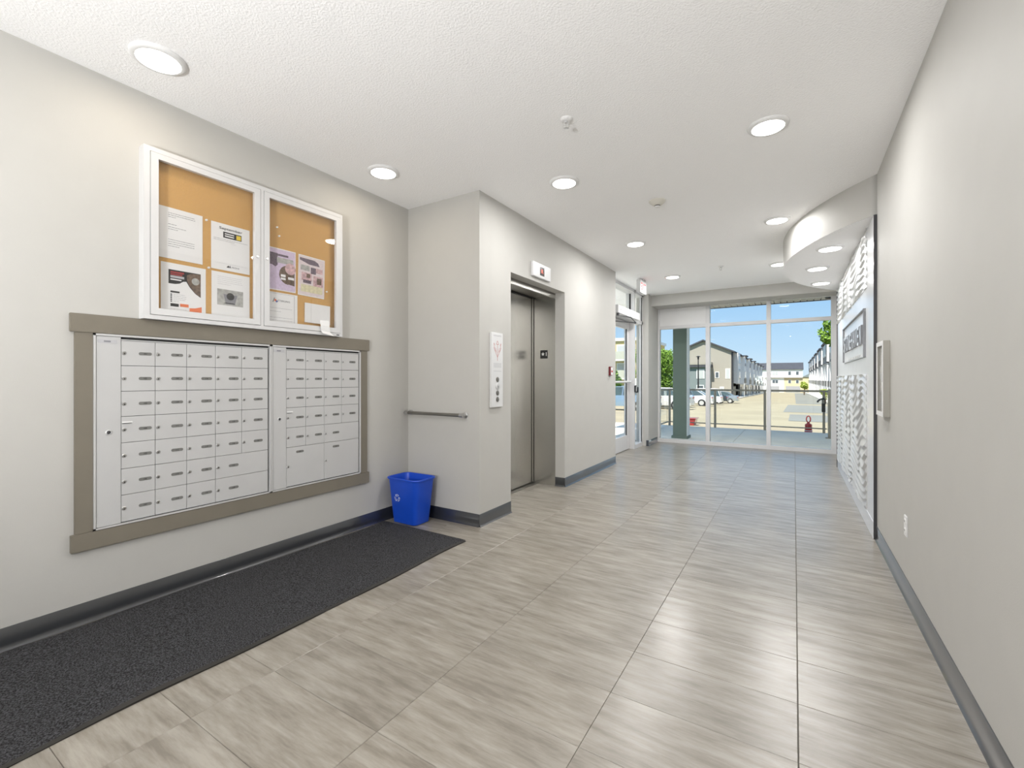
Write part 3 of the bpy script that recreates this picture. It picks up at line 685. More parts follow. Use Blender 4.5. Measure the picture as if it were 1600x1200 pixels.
# entrance mat
mb = MB(); NX, NY = 10, 120; mx0, mx1, my0, my1 = -2.925, -2.075, -1.2, 2.672
def wob(y_, s_): return .010*sin(y_*3.1+s_) + .006*sin(y_*7.3+2*s_)
grid = []
for j in range(NY+1):
    y_ = my0+(my1-my0)*j/NY; row = []
    for i in range(NX+1):
        f_ = i/NX; x_ = mx0+(mx1-mx0)*f_ + (wob(y_, 1)*(1-f_) + wob(y_, 3)*.8*f_)
        edge = max(0, f_-.82)/.18
        z_ = .009 + .006*edge*(.5+.5*sin(y_*11.)) + .002*sin(y_*5+f_*3)
        row.append((x_, y_, z_))
    grid.append(row)
n_ = NX+1
vs_ = [p for r in grid for p in r]; fs = [(j*n_+i, j*n_+i+1, (j+1)*n_+i+1, (j+1)*n_+i) for j in range(NY) for i in range(NX)]
t = thing('entrance_mat', 'long charcoal entrance mat with black rubber edge below the mailboxes', 'mat', (-2.5, .8, 0))
obj('pile', MB().add(vs_, fs), M['mat'], t, smooth=80)
eb = MB()
def strip(pts, dirv):
    for a, b in zip(pts[:-1], pts[1:]):
        a, b = Vector(a), Vector(b); o_ = Vector(dirv)*.018
        eb.add([a, b, b+o_-Vector((0,0,b.z*.45)), a+o_-Vector((0,0,a.z*.45))], [(0,1,2,3)])
        A, B = a+o_-Vector((0,0,a.z*.45)), b+o_-Vector((0,0,b.z*.45)); eb.add([A, B, (B.x, B.y, .001), (A.x, A.y, .001)], [(0,1,2,3)])
strip([r[-1] for r in grid], (1, 0, 0)); strip([r[0] for r in grid], (-1, 0, 0)); strip(grid[-1], (0, 1, 0)); strip(grid[0], (0, -1, 0))
obj('rubber_edge', eb, M['rubber'], t)

# right wall box
t = thing('wall_display_case', 'shallow white glass fronted case on right wall beside the relief panel', 'wall case', (XR, 3.92, .955))
a, b = .493, XR
fb = MB().box(a, b, 3.786, 3.812, .955, 1.455).box(a, b, 4.026, 4.052, .955, 1.455).box(a, b, 3.812, 4.026, 1.425, 1.455).box(a, b, 3.812, 4.026, .955, .985)
obj('frame', fb, mat('greige_enamel', (.33, .32, .285), .5), t, bevel=.002)
obj('front_trim', MB().box(.490, .4929, 3.787, 3.812, .956, 1.454).box(.490, .4929, 4.026, 4.051, .956, 1.454).box(.490, .4929, 3.812, 4.026, 1.425, 1.454).box(.490, .4929, 3.812, 4.026, .956, .985), M['white_paint'], t)
obj('back_plate', MB().box(.512, b, 3.812, 4.026, .985, 1.425), M['paper'], t)
obj('pane', MB().box(.499, .501, 3.812, 4.026, .985, 1.425), M['case_glass'], t)
obj('latch', MB().box(.484, .490, 3.793, 3.805, 1.18, 1.24), M['chrome'], t, bevel=.002)
pbm = MB()
for k in range(3): pbm.quad((.5115, 3.85+k*.05, 1.02), (.5115, 3.862+k*.05, 1.02), (.5115, 3.862+k*.05, 1.38), (.5115, 3.85+k*.05, 1.38))
obj('printed_sheet', pbm, M['ink_lite'], t)
t = thing('electrical_outlet', 'white electrical outlet low on the right wall', 'outlet', (XR, 3.285, .33))
obj('cover_plate', MB().box(XR-.006, XR, 3.250, 3.320, .332, .447), M['white_paint'], t, bevel=.0025)
for z in (.415, .365):
    s_ = obj('socket', MB().prism(rect_pts((3.285, z), .034, .028, .010), 'x', XR-.0085, XR-.006), M['trimw'], t)
    obj('slots', MB().box(XR-.0092, XR-.0085, 3.277, 3.279, z-.005, z+.006).box(XR-.0092, XR-.0085, 3.291, 3.293, z-.005, z+.006), M['ink'], t)

# ================================================================== FEATURE WALL
FX = .508
t = thing('feature_wall', 'silver feature wall with wavy relief panels under the curved soffit', 'feature wall', (FX, 6., 0))
obj('backing_board', MB().box(FX+.004, XR-.001, 4.334, 7.62, .001, 2.438), M['charcoal'], t)
obj('near_edge_trim', MB().box(FX, XR-.0005, 4.330, 4.334, .001, 2.438), M['charcoal'], t)
obj('border_panel', MB().box(FX, FX+.004, 4.334, 4.68, .13, 2.438), M['silver'], t)
obj('plain_band', MB().box(FX, FX+.004, 4.68, 7.615, 1.245, 1.955), M['silver'], t)
obj('plinth', MB().box(FX-.004, FX+.004, 4.334, 7.618, .001, .13), M['silver'], t, bevel=.001)
obj('far_edge_trim', MB().box(FX-.012, FX+.004, 7.617, 7.622, .001, 2.438), M['charcoal'], t)
def wave(y0, y1, z0, z1, ph):
    ny = int((y1-y0)/.014); nz = int((z1-z0)/.0065); V = []; Fc = []
    for j in range(nz+1):
        z = z0+(z1-z0)*j/nz
        for i in range(ny+1):
            y = y0+(y1-y0)*i/ny
            zz = z + .019*sin(2*pi*y/.50+ph+z*4.5) + .007*sin(2*pi*y/.37-z*7+ph*2.3) + .045*sin(2*pi*y/1.7 - z*2.4+ph)
            q = zz/.066 + .35*sin(z*6-y*3.1+ph)
            fr = q-math.floor(q)
            h = fr/.28 if fr < .28 else (1-fr)/.72
            h = h*h*(3-2*h)
            amp = .45+.55*sin(y*4.1+z*4.1+ph)**2
            h2 = .019*h*amp
            V.append((FX-.001-h2, y, z))
    n_ = ny+1
    for j in range(nz):
        for i in range(ny): Fc.append((j*n_+i, j*n_+i+1, (j+1)*n_+i+1, (j+1)*n_+i))
    # side walls back to the board
    m = MB().add(V, Fc)
    def skirt(idx):
        for a, b in zip(idx[:-1], idx[1:]): m.add([V[a], V[b], (FX+.003, V[b][1], V[b][2]), (FX+.003, V[a][1], V[a][2])], [(0,1,2,3)])
    skirt(list(range(n_))); skirt([nz*n_+i for i in range(n_)]); skirt([j*n_ for j in range(nz+1)]); skirt([j*n_+ny for j in range(nz+1)])
    return m
ycol = [4.68, 5.87, 6.94, 7.615]
k = 0
for a, b in zip(ycol[:-1], ycol[1:]):
    for (z0, z1) in ((.13, 1.245), (1.955, 2.436)):
        k += 1
        obj('wave_panel', wave(a+.001, b-.001, z0, z1, k*1.7), M['wave'], t, smooth=60)
# sign
t = thing('lobby_sign', 'raised metal lettering in an open bracket frame on the feature wall', 'sign', (FX, 5.7, 1.4))
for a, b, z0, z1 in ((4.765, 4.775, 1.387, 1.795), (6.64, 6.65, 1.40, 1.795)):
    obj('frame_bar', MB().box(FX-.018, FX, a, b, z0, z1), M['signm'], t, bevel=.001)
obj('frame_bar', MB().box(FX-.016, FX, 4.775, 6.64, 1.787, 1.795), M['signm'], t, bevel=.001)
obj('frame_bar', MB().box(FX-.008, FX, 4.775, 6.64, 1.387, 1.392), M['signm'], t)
word = 'STONEHAVEN'; L0, L1 = 6.52, 4.90; step = (L0-L1)/len(word)
for i, ch in enumerate(word):
    text('letter', ch, .235, (FX-.010, L0-step*(i+.5), 1.59), '-x', M['silver'], t, extrude=.040, width=step*.74, bold=.01, side=M['signm'])  # dark side material puts shade on the letter sides
sb = MB(); r = random.Random(4)
yv = 6.2
while yv > 5.1:
    w_ = r.uniform(.02, .035)
    if r.random() > .15: sb.box(FX-.006, FX, yv-w_, yv, 1.405, 1.425)
    yv -= w_+.02
obj('small_lettering', sb, M['alu'], t)

# ================================================================== PATIO
pt = struct('patio_base', MB().box(-9, 1.6, YW+.12, 12.40, -.35, -.012).box(-9, -2.46, 2., YW+.12, -.35, -.012), M['curb'])
for i, (x0, x1) in enumerate(((-8.2, -6.4), (-6.4, -4.6), (-4.6, -2.8), (-2.8, -1.0), (-1.0, .8), (.8, 1.6))):
    for (y0, y1) in ((9.05, 10.75), (10.75, 12.40)):
        obj('paving_slab', MB().box(x0+.005, x1-.005, y0+.005, y1-.005, -.05, -.004), M['concrete'], pt, bevel=.003, seg=1)
for (x0, x1) in ((-8.2, -6.4), (-6.4, -4.6), (-4.6, -2.47)):
    for (y0, y1) in ((3.7, 5.5), (5.5, 7.3), (7.3, 9.05)):
        obj('paving_slab', MB().box(x0+.005, x1-.005, y0+.005, y1-.005, -.05, -.004), M['concrete'], pt, bevel=.003, seg=1)
struct('wall_sun_block', MB().box(1.6, 2.2, YW+.15, 12.5, -.4, 3.0), M['white_side'])  # unseen wall added to keep sun off the patio, white to bounce light
cn = struct('patio_canopy', MB().box(-4.2, 2.2, YW+.15, 12.45, 3.03, 3.35), M['white_side'])
sl = MB()
x = -2.6
while x < 1.6: sl.box(x, x+.115, YW+.16, 12.44, 3.005, 3.03); x += .13
o = obj('soffit_slats', sl, mat('vented_soffit', (.42, .41, .38), .6), cn); o['kind'] = 'stuff'
obj('fascia', MB().box(-4.2, 2.2, 12.44, 12.47, 2.99, 3.36), M['charcoal'], cn)
t = thing('soffit_lamp', 'dark round outdoor lamp under the canopy at right of front window', 'outdoor light', (.66, 11.6, 3.0))
obj('lamp_body', MB().lathe((.66, 11.6, 3.005), [(.10, 0), (.11, -.04), (.11, -.09), (.095, -.12), (.06, -.13)], n=24), M['charcoal'], t, smooth=40)
t = thing('patio_column', 'square dark green column with base trim outside the left window pane', 'column', (-1.985, 9.83, 0))
obj('shaft', MB().box(-2.12, -1.85, 9.69, 9.96, 0, 3.005), M['green'], t, bevel=.004)
obj('base_trim', MB().box(-2.145, -1.825, 9.665, 9.985, -.004, .05), M['green'], t, bevel=.004)
obj('lit_side', MB().box(-1.850, -1.842, 9.69, 9.96, .05, 3.0), mat('lit_side_tone', (.80, .85, .88), .5), t)  # covers the column's right face, its daylight put into the pale colour

# railings
def railing(name, label, p0, p1, posts, z_top=.96, closed_posts=True):
    p0 = Vector(p0); p1 = Vector(p1); d = (p1-p0); L_ = d.length; d.normalize(); nn = Vector((-d.y, d.x, 0))
    t = thing(name, label, 'railing', (p0.x, p0.y, 0))
    def bar(a, b, w_, z0, z1): 
        A, B = p0+d*a, p0+d*b
        r_ = [A-nn*w_, A+nn*w_, B+nn*w_, B-nn*w_]
        return MB().loft([[(q.x, q.y, z0) for q in r_], [(q.x, q.y, z1) for q in r_]])
    obj('top_rail', bar(0, L_, .028, z_top-.045, z_top), M['rail'], t, bevel=.003)
    obj('bottom_rail', bar(0, L_, .018, .08, .105), M['rail'], t)
    ps = [0]+list(posts)+[L_]
    for a in posts: obj('post', bar(a-.025, a+.025, .025, -.004, z_top-.04), M['rail'], t, bevel=.002)
    for a, b in zip(ps[:-1], ps[1:]):
        if b-a > .1: obj('glass_panel', bar(a+.03, b-.03, .004, .105, z_top-.045), M['rail_glass'], t)
    return t
railing('patio_railing', 'bronze metal and glass railing along the front edge of patio', (-2.81, 12.35, 0), (.62, 12.35, 0), [.025, 1.13, 2.22, 3.38])
railing('patio_railing', 'side return of the bronze and glass patio railing at far left', (-2.81, 12.28, 0), (-2.81, 9.9, 0), [1.2, 2.35])
t = thing('patio_gate', 'bronze gate post with glass leaf at the right end of railing', 'gate', (.62, 11.3, 0))
obj('post', MB().box(.590, .645, 11.27, 11.33, 0, 1.0), M['rail'], t, bevel=.002)
obj('post_foot', MB().box(.55, .685, 11.23, 11.37, -.004, .012), M['rail'], t)
obj('top_rail', MB().box(.60, .635, 11.33, 12.32, .92, .96), M['rail'], t)
obj('glass_panel', MB().box(.614, .620, 11.36, 12.30, .10, .92), M['rail_glass'], t)
t = thing('gate_lever', 'curved grey lever handle on right railing post outside', 'handle', (.58, 12.22, .74))
obj('lever', MB().tube([(.575, 12.26, .76), (.57, 12.235, .765), (.55, 12.22, .77), (.50, 12.22, .76), (.455, 12.22, .72), (.445, 12.22, .69)], .018, 10), M['charcoal'], t, smooth=True)
tag(obj('key_lockbox', MB().box(.52, .59, 12.14, 12.19, .48, .67).tube([(.53, 12.165, .67), (.53, 12.165, .76), (.555, 12.165, .80), (.58, 12.165, .76), (.58, 12.165, .67)], .006, 8), M['black'], bevel=.004), 'black key lockbox hanging from the lever on railing post', 'lockbox')
# red weighted stand
RX, RY, RZ = .33, 14.6, -.289
t = thing('red_stand', 'red weighted block with a loop handle on the lot beyond railing', 'marker', (RX, RY, RZ))
obj('base', MB().lathe((RX, RY, RZ), [(.085, 0), (.09, .01), (.09, .11), (.085, .12)], n=20), M['red'], t, smooth=40)
obj('body', MB().lathe((RX, RY, RZ), [(.078, .12), (.084, .14), (.080, .28), (.035, .31), (.026, .35)], n=20), M['red'], t, smooth=40)
obj('band', MB().lathe((RX, RY, RZ), [(.0915, .105), (.0915, .125)], n=20), M['trimw'], t)
obj('loop_handle', MB().tube([(RX+.046*cos(a), RY, RZ+.42+.085*sin(a)) for a in [radians(-90+i*20) for i in range(19)]], .015, 8), mat('dark_red_paint', (.25, .02, .02), .4), t, smooth=True)
t = thing('red_tub', 'low red plastic tub on the lot right of the green column', 'tub', (-3.1, 16.2, -.34))
zt = -.22-(16.2-12.4)*.0312
obj('body', MB().loft([[(-3.1+a*.27, 16.2+b*.2, zt) for a, b in ((-1,-1),(1,-1),(1,1),(-1,1))], [(-3.1+a*.33, 16.2+b*.26, zt+.22) for a, b in ((-1,-1),(1,-1),(1,1),(-1,1))]]), M['carr'], t, bevel=.02)
obj('rim', MB().box(-3.45, -2.75, 15.92, 16.48, zt+.22, zt+.25), M['carr'], t, bevel=.01)

# ================================================================== LOT
def gz(y):
    if y < 12.4: return -.22
    if y < 62: return -.22-(y-12.4)*.0312
    return -.22-49.6*.0312-(y-62)*.0150
gb = MB(); ysn = [12.38, 13.5, 20, 30, 40, 50, 62, 90, 130, 180, 240, 330]
for a, b in zip(ysn[:-1], ysn[1:]): gb.add([(-14, a, gz(a)), (9, a, gz(a)), (9, b, gz(b)), (-14, b, gz(b))], [(0,1,2,3)])
struct('lot_ground', gb, M['lot'])
gb = MB()
for x0, x1 in ((-160, -14), (9, 160)):
    for a, b in zip([-40]+ysn[:-1], ysn): gb.add([(x0, a, gz(a)-.02), (x1, a, gz(a)-.02), (x1, b, gz(b)-.02), (x0, b, gz(b)-.02)], [(0,1,2,3)])
struct('lawn_ground', gb, M['grass'])
struct('far_ground', MB().quad((-700, 330, gz(330)-.1), (700, 330, gz(330)-.1), (700, 900, gz(330)-.5), (-700, 900, gz(330)-.5)), M['grass'])
# darker grey patches on the right of the lot and saw joints
pb = MB()
def patch(x0, x1, y0, y1, m=0, dz=.008):
    for i in range(6):
        a = y0+(y1-y0)*i/6; b = y0+(y1-y0)*(i+1)/6; pb.add([(x0, a, gz(a)+dz), (x1, a, gz(a)+dz), (x1, b, gz(b)+dz), (x0, b, gz(b)+dz)], [(0,1,2,3)], m)
patch(-.6, 3.9, 34, 62); patch(-.2, 3.4, 22, 30); patch(.2, 3.9, 66, 190); 
struct('lot_patch', pb, M['lot_grey'])
cb = MB()
for i in range(24):
    a = 72+(i)*6; b = a+6; cb.loft([[(-10.1, a, gz(a)), (-8.2, a, gz(a)), (-8.2, a, gz(a)+.15), (-10.1, a, gz(a)+.15)], [(-10.1, b, gz(b)), (-8.2, b, gz(b)), (-8.2, b, gz(b)+.15), (-10.1, b, gz(b)+.15)]])
    cb.loft([[(3.7, a, gz(a)), (4.2, a, gz(a)), (4.2, a, gz(a)+.15), (3.7, a, gz(a)+.15)], [(3.7, b, gz(b)), (4.2, b, gz(b)), (4.2, b, gz(b)+.15), (3.7, b, gz(b)+.15)]])
struct('lot_curb', cb, M['curb'])

# ------------------------------------------------------------------ cars
def car(label, x_rear, y, paint, kind='sedan', flip=1):
    """nose towards -X, rear at x_rear; widths along Y"""
    z0 = gz(y); t = thing('parked_car', label, 'car', (x_rear, y, z0), 'cars parked in the lot')
    Lc = 4.6; H = 1.45 if kind == 'sedan' else 1.68
    def st(d, zl, zb, w): return [(x_rear-d, y-w, z0+zl+.12), (x_rear-d, y-w-.03, z0+(zl+zb)/2+.1), (x_rear-d, y-w+.04, z0+zb), (x_rear-d, y+w-.04, z0+zb), (x_rear-d, y+w+.03, z0+(zl+zb)/2+.1), (x_rear-d, y+w, z0+zl+.12)]
    rr = [st(.0, .32, .86, .72), st(.12, .22, .98, .82), st(.7, .18, 1.0 if kind == 'sedan' else .98, .87), st(1.5, .18, .95, .89), st(3.2, .18, .92, .89), st(4.0, .2, .82, .86), st(4.45, .24, .72, .78), st(4.6, .3, .62, .66)]
    obj('body', MB().loft(rr), paint, t, smooth=35)
    def cab(d, z, w): return [(x_rear-d, y-w, z0+z), (x_rear-d, y+w, z0+z)]
    if kind == 'sedan': A = [(.55, .96), (1.25, H-.05), (1.6, H), (2.3, H), (2.55, H-.04), (3.4, .90)]
    else: A = [(.12, .96), (.35, H-.06), (.7, H), (2.3, H), (2.6, H-.05), (3.45, .90)]
    ws = [.80, .62, .60, .60, .62, .80]
    # glasshouse
    mb = MB(); lo = .93
    side = [(x_rear-d, z0+z) for d, z in A]
    L1 = [(sx_, y-w_, sz) for (sx_, sz), w_ in zip(side, ws)]; L2 = [(sx_, y+w_, sz) for (sx_, sz), w_ in zip(side, ws)]
    for Ls in (L1, L2):
        wb = -.83 if Ls is L1 else .83
        bl = [(p[0], y+wb, z0+lo) for p in Ls]
        for i in range(5): mb.add([bl[i], bl[i+1], Ls[i+1], Ls[i]], [(0,1,2,3)])
    for i in (0, 4): mb.add([L1[i], L1[i+1], L2[i+1], L2[i]], [(0,1,2,3)])
    obj('windows', mb, M['carglass'], t)
    rf = MB()
    for i in (1, 2, 3): rf.add([Vector(L1[i])+Vector((0,0,.015)), Vector(L1[i+1])+Vector((0,0,.015)), Vector(L2[i+1])+Vector((0,0,.015)), Vector(L2[i])+Vector((0,0,.015))], [(0,1,2,3)])
    for Ls, s_ in ((L1, -1), (L2, 1)):
        for (i, dx_) in ((1, .0), (4, .0)):
            rf.tube([Ls[i-1 if i == 1 else i+1], Ls[i]], .035, 5)
        m2 = [(x_rear-1.9, y+s_*.845, z0+lo), (x_rear-1.9, y+s_*.61, z0+H)]; rf.tube(m2, .03, 5)
        rf.tube([Ls[1], Ls[2], Ls[3], Ls[4]], .03, 5)
    obj('roof', rf, paint, t, smooth=40)
    for dx_ in (.85, 3.75):
        for s_ in (-1, 1):
            wh = obj('wheel', MB().lathe((x_rear-dx_, y+s_*.84, z0+.32), [(.20, -.09), (.31, -.10), (.325, -.06), (.325, .06), (.31, .10), (.20, .09)], 'y', 18), M['tyre'], t, smooth=40)
            obj('rim', MB().lathe((x_rear-dx_, y+s_*.84, z0+.32), [(.20, -.102), (.06, -.095), (.06, .095), (.20, .102)], 'y', 12), M['alu'], wh)
    for s_ in (-1, 1): obj('tail_light', MB().box(x_rear-.16, x_rear+.01, y+s_*.60-.15, y+s_*.60+.15+.06*s_, z0+.72, z0+.86), M['tail'], t)
    obj('rear_bumper', MB().box(x_rear-.1, x_rear+.05, y-.78, y+.78, z0+.3, z0+.5), paint, t, bevel=.03)
car('silver sedan parked farthest along the lot, red lamp at its tail', -5.9, 63.0, M['cars'])
car('dark sedan parked just nearer than the silver sedan', -6.6, 58.6, M['card'])
car('white hatchback parked behind the first window mullion', -6.4, 52.0, M['carw'], 'suv')
car('white sedan with red lamps parked right of the green column', -6.2, 44.5, M['carw'])
car('pale blue hatchback parked between two white cars', -6.9, 38.5, M['carb'], 'suv')
car('white sedan nearest the patio, right of the green column', -5.9, 32.6, M['carw'])
car('pale blue sedan seen left of the green column', -6.9, 27.6, M['carb'])

# ------------------------------------------------------------------ lamp post
t = thing('lamp_post', 'slim black lamp post in front of the grey gabled townhouse', 'street lamp', (-11.1, 66, gz(66)))
obj('pole', MB().tube([(-11.1, 66, gz(66)), (-11.1, 66, 2.2), (-11.1, 66, 4.35)], [.12, .08, .06], 8), M['black'], t)
obj('lamp_head', MB().lathe((-11.1, 66, 4.3), [(.06, -.4), (.11, -.3), (.11, -.05), (.30, 0), (.30, .04), (.10, .12)], n=12), M['black'], t)

# ------------------------------------------------------------------ townhouse row LEFT
def window(parent, face, a0, a1, z0, z1, pos, m=None, frame=True):
    """face '-y' at y=pos spanning x a0..a1 ; '+x' / '-x' at x=pos spanning y"""
    m = m or M['win']
    def B(d0, d1, a, b, c_, d_):
        if face == '-y': return MB().box(a, b, pos-d1, pos-d0, c_, d_)
        if face == '+x': return MB().box(pos+d0, pos+d1, a, b, c_, d_)
        return MB().box(pos-d1, pos-d0, a, b, c_, d_)
    w = obj('window', B(0, .08, a0-.12, a1+.12, z0-.12, z1+.12), M['trimw'], parent)
    obj('pane', B(.08, .11, a0, a1, z0, z1), m, w)
    return w
GY = 96.; zb = gz(GY)-.3
t = thing('grey_gabled_townhouse', 'warm grey gabled townhouse end of the left row across the lot', 'townhouse', (-15, GY, zb))
gp = [(-20.4, zb), (-10.2, zb), (-10.2, 6.6), (-15.2, 8.75), (-20.4, 6.6)]
obj('wall', MB().prism(gp, 'y', GY, GY+13), M['sidinggrey'], t)
# lap siding boards on the gable
sb = MB(); z = zb
while z < 8.6:
    zt = z+.26
    if z < 6.6: xa, xb = -20.4, -10.2
    else:
        f_ = (z+.26-6.6)/(8.75-6.6); xa = -20.4+5.2*f_; xb = -10.2-5.*f_
    if xb-xa > .3: sb.add([(xa, GY-.025, z), (xb, GY-.025, z), (xb, GY-.01, zt), (xa, GY-.01, zt)], [(0,1,2,3)])
    z += .27
o = obj('lap_siding', sb, M['sidinggrey'], t); o['kind'] = 'stuff'
rb = MB()
for s_, (xa, za, xb, zb_) in ((-1, (-20.9, 6.35, -15.2, 8.80)), (1, (-9.6, 6.35, -15.2, 8.80))):
    rb.loft([[(xa, GY-.5, za), (xb, GY-.5, zb_), (xb, GY-.5, zb_+.28), (xa, GY-.5, za+.28)], [(xa, GY+13, za), (xb, GY+13, zb_), (xb, GY+13, zb_+.28), (xa, GY+13, za+.28)]])
obj('roof', rb, M['roof'], t)
obj('porch_wing', MB().box(-19.5, -13.9, GY-1.4, GY, zb, 3.6), M['bluegrey'], t)
obj('porch_roof', MB().box(-19.9, -13.5, GY-1.9, GY, 3.6, 4.1), M['roof'], t)
obj('porch_fascia', MB().box(-19.9, -13.5, GY-1.95, GY-.01, 4.1, 4.55), M['sidinggrey'], t)
window(t, '-y', -16.1, -14.9, 1.5, 3.1, GY-1.4, M['winlite']); window(t, '-y', -16.1, -15.0, -1.1, .0, GY-1.4)
window(t, '-y', -12.95, -12.45, 1.6, 2.6, GY); window(t, '-y', -11.1, -10.5, 1.5, 3.2, GY, M['winlite']); window(t, '-y', -12.1, -11.6, -1.1, -.3, GY, M['winlite'])
def front(parent, X, y0, y1, face, hi, lo, rnd, up=0):
    """facade of one townhouse unit on plane X"""
    s_ = 1 if face == '+x' else -1; w = y1-y0
    obj('facade', MB().box(X-.3*s_, X, y0, y1, lo, hi), M['white_side'], parent)
    obj('accent_strip', MB().box(X, X+.25*s_, y0+.2, y0+.9, lo, hi), M['charcoal'], parent)
    obj('bay', MB().box(X, X+.8*s_, y0+w*.30, y0+w*.62, lo+2.8, hi-.1), M['white_side'], parent)
    window(parent, face, y0+w*.36, y0+w*.56, hi-2.2, hi-.7, X+.8*s_); window(parent, face, y0+w*.70, y0+w*.90, hi-2.3, hi-.5, X); window(parent, face, y0+w*.68, y0+w*.92, hi-5.4, hi-3.2, X); window(parent, face, y0+w*.36, y0+w*.56, hi-5.2, hi-3.4, X+.8*s_)
    bl = obj('balcony', MB().box(X, X+1.6*s_, y0+w*.62, y0+w*.98, lo+2.6, lo+2.8), M['trimw'], parent)
    obj('balcony_railing', MB().box(X+1.52*s_, X+1.6*s_, y0+w*.62, y0+w*.98, lo+2.8, lo+3.8), M['charcoal'], bl)
    obj('balcony_post', MB().box(X+1.45*s_, X+1.6*s_, y0+w*.62, y0+w*.65, lo, lo+2.6), M['trimw'], bl)
    obj('garage_door', MB().box(X, X+.06*s_, y0+w*.15, y0+w*.55, lo, lo+2.2), M['charcoal'], parent)
front(t, -10.2, GY, GY+13, '+x', 6.6, gz(GY+6), 1)
for i in range(6):
    y0 = GY+13+i*13.; y1 = y0+13; lo = gz(y1); dz = -.16*(i+1)
    lbl = ['first white townhouse behind the grey gable', 'second white townhouse of the left row', 'third white townhouse of the left row', 'fourth white townhouse of the left row', 'fifth white townhouse of the left row', 'farthest white townhouse of the left row'][i]
    t = thing('row_townhouse', lbl, 'townhouse', (-10.2, y0, lo), 'townhouses of the left row')
    obj('wall', MB().box(-20.4, -10.5, y0, y1, lo, 6.6+dz), M['white_side'], t)
    front(t, -10.2, y0, y1, '+x', 6.6+dz, lo, i)
    rb = MB()
    rb.loft([[(-9.5, y0+.01, 6.4+dz), (-15.2, y0+.01, 8.6+dz), (-15.2, y0+.01, 8.85+dz), (-9.5, y0+.01, 6.65+dz)], [(-9.5, y1, 6.4+dz), (-15.2, y1, 8.6+dz), (-15.2, y1, 8.85+dz), (-9.5, y1, 6.65+dz)]])
    rb.loft([[(-21, y0+.01, 6.4+dz), (-15.2, y0+.01, 8.6+dz), (-15.2, y0+.01, 8.85+dz), (-21, y0+.01, 6.65+dz)], [(-21, y1, 6.4+dz), (-15.2, y1, 8.6+dz), (-15.2, y1, 8.85+dz), (-21, y1, 6.65+dz)]])
    rb.box(-9.9, -8.9, y0+3.9, y0+8.1, 6.5+dz, 6.75+dz)
    obj('roof', rb, M['roof'], t)
# ------------------------------------------------------------------ RIGHT row
for i in range(7):
    y0 = 66+i*17.; y1 = y0+17; lo = gz(y1); dz = -.04*i
    lbl = ['nearest townhouse of the right row, cut by the window frame', 'second townhouse of the right row', 'third townhouse of the right row', 'fourth townhouse of the right row', 'fifth townhouse of the right row', 'sixth townhouse of the right row', 'farthest townhouse of the right row'][i]
    t = thing('row_townhouse', lbl, 'townhouse', (4.2, y0, lo), 'townhouses of the right row')
    obj('wall', MB().box(5.2, 15., y0, y1, lo, 7.0+dz), M['brightened_side'], t)
    obj('upper_storey', MB().box(4.2, 5.2, y0+.2, y0+11., 3.9, 7.0+dz), M['brightened_side'], t)
    obj('overhang_edge', MB().box(4.15, 5.2, y0+.2, y0+11., 3.7, 3.92), M['charcoal'], t)
    for k in range(5):
        yy = y0+.5+k*3.; obj('corner_trim', MB().box(4.1 if k < 4 else 5.1, 4.22 if k < 4 else 5.22, yy, yy+.12, 3.9 if k < 4 else lo, 7.0+dz), M['charcoal'], t)
    for k in range(2): window(t, '-x', y0+2+k*4.5, y0+4.2+k*4.5, 4.9, 6.5, 4.2, M['winpale'])
    for k in range(3):
        window(t, '-x', y0+1.5+k*5, y0+3.6+k*5, 1.0, 3.0, 5.2, M['winpale'])
        obj('porch_post', MB().box(4.2, 4.4, y0+k*5.4+.4, y0+k*5.4+.6, lo, 3.7), M['trimw'], t)
        obj('porch_railing', MB().box(4.2, 4.28, y0+k*5.4+.6, y0+k*5.4+5.2, .15, 1.0), M['charcoal'], t)
        obj('porch_deck', MB().box(4.2, 5.2, y0+k*5.4+.6, y0+k*5.4+5.2, -.05, .15), M['trimw'], t)
    obj('roof', MB().prism([(3.9, 7.0+dz), (4.0, 6.8+dz), (15.4, 6.8+dz), (9.6, 8.9+dz)], 'y', y0+.01, y0+11.3).prism([(4.9, 7.0+dz), (4.9, 6.8+dz), (15.4, 6.8+dz), (9.6, 8.9+dz)], 'y', y0+11.3, y1), M['roof'], t)
# ------------------------------------------------------------------ FAR block
FY = 220.; lo = gz(FY)
for (xa, xb, lower, lbl) in ((-20, -3.5, 'white_side', 'white far townhouse block with grey roof closing the lot'), (-3.5, 3.0, 'cream', 'cream far townhouse block with grey roof at right')):
    t = thing('far_townhouse', lbl, 'townhouse', ((xa+xb)/2, FY, lo), 'far townhouses across the lot end')
    obj('wall', MB().box(xa, xb, FY, FY+9, lo, 2.0), M[lower], t)
    obj('upper_storey', MB().box(xa, xb, FY-.5, FY+9, 2.0, 5.3), M['white_side'], t)
    obj('eave_band', MB().box(xa, xb, FY-.7, FY, 1.85, 2.05), M['rail'], t)
    obj('roof', MB().prism([(FY-1.0, 5.3), (FY-1.0, 5.45), (FY+4.5, 8.3), (FY+10, 5.3)], 'x', xa+.01, xb+.3 if xb > 0 else xb), M['roof'], t)
    wx = [x_ for x_ in (-17.5, -13.2, -7.7, -6.6, -2.0, .7) if xa < x_ < xb-1]
    for x_ in wx:
        window(t, '-y', x_, x_+.9, 3.1, 4.5, FY-.5, M['winlite'] if x_ < -3 else M['win']); window(t, '-y', x_, x_+.9, -.3, .9, FY, M['win'])
    for gx in ((-16, -11), (-10., -5.2)) if xa < -10 else ((-2.9, 2.2),):
        obj('garage_door', MB().box(gx[0], gx[1], FY-.06, FY, lo, lo+2.6), mat('garage_grey', (.35, .35, .36), .6), t)
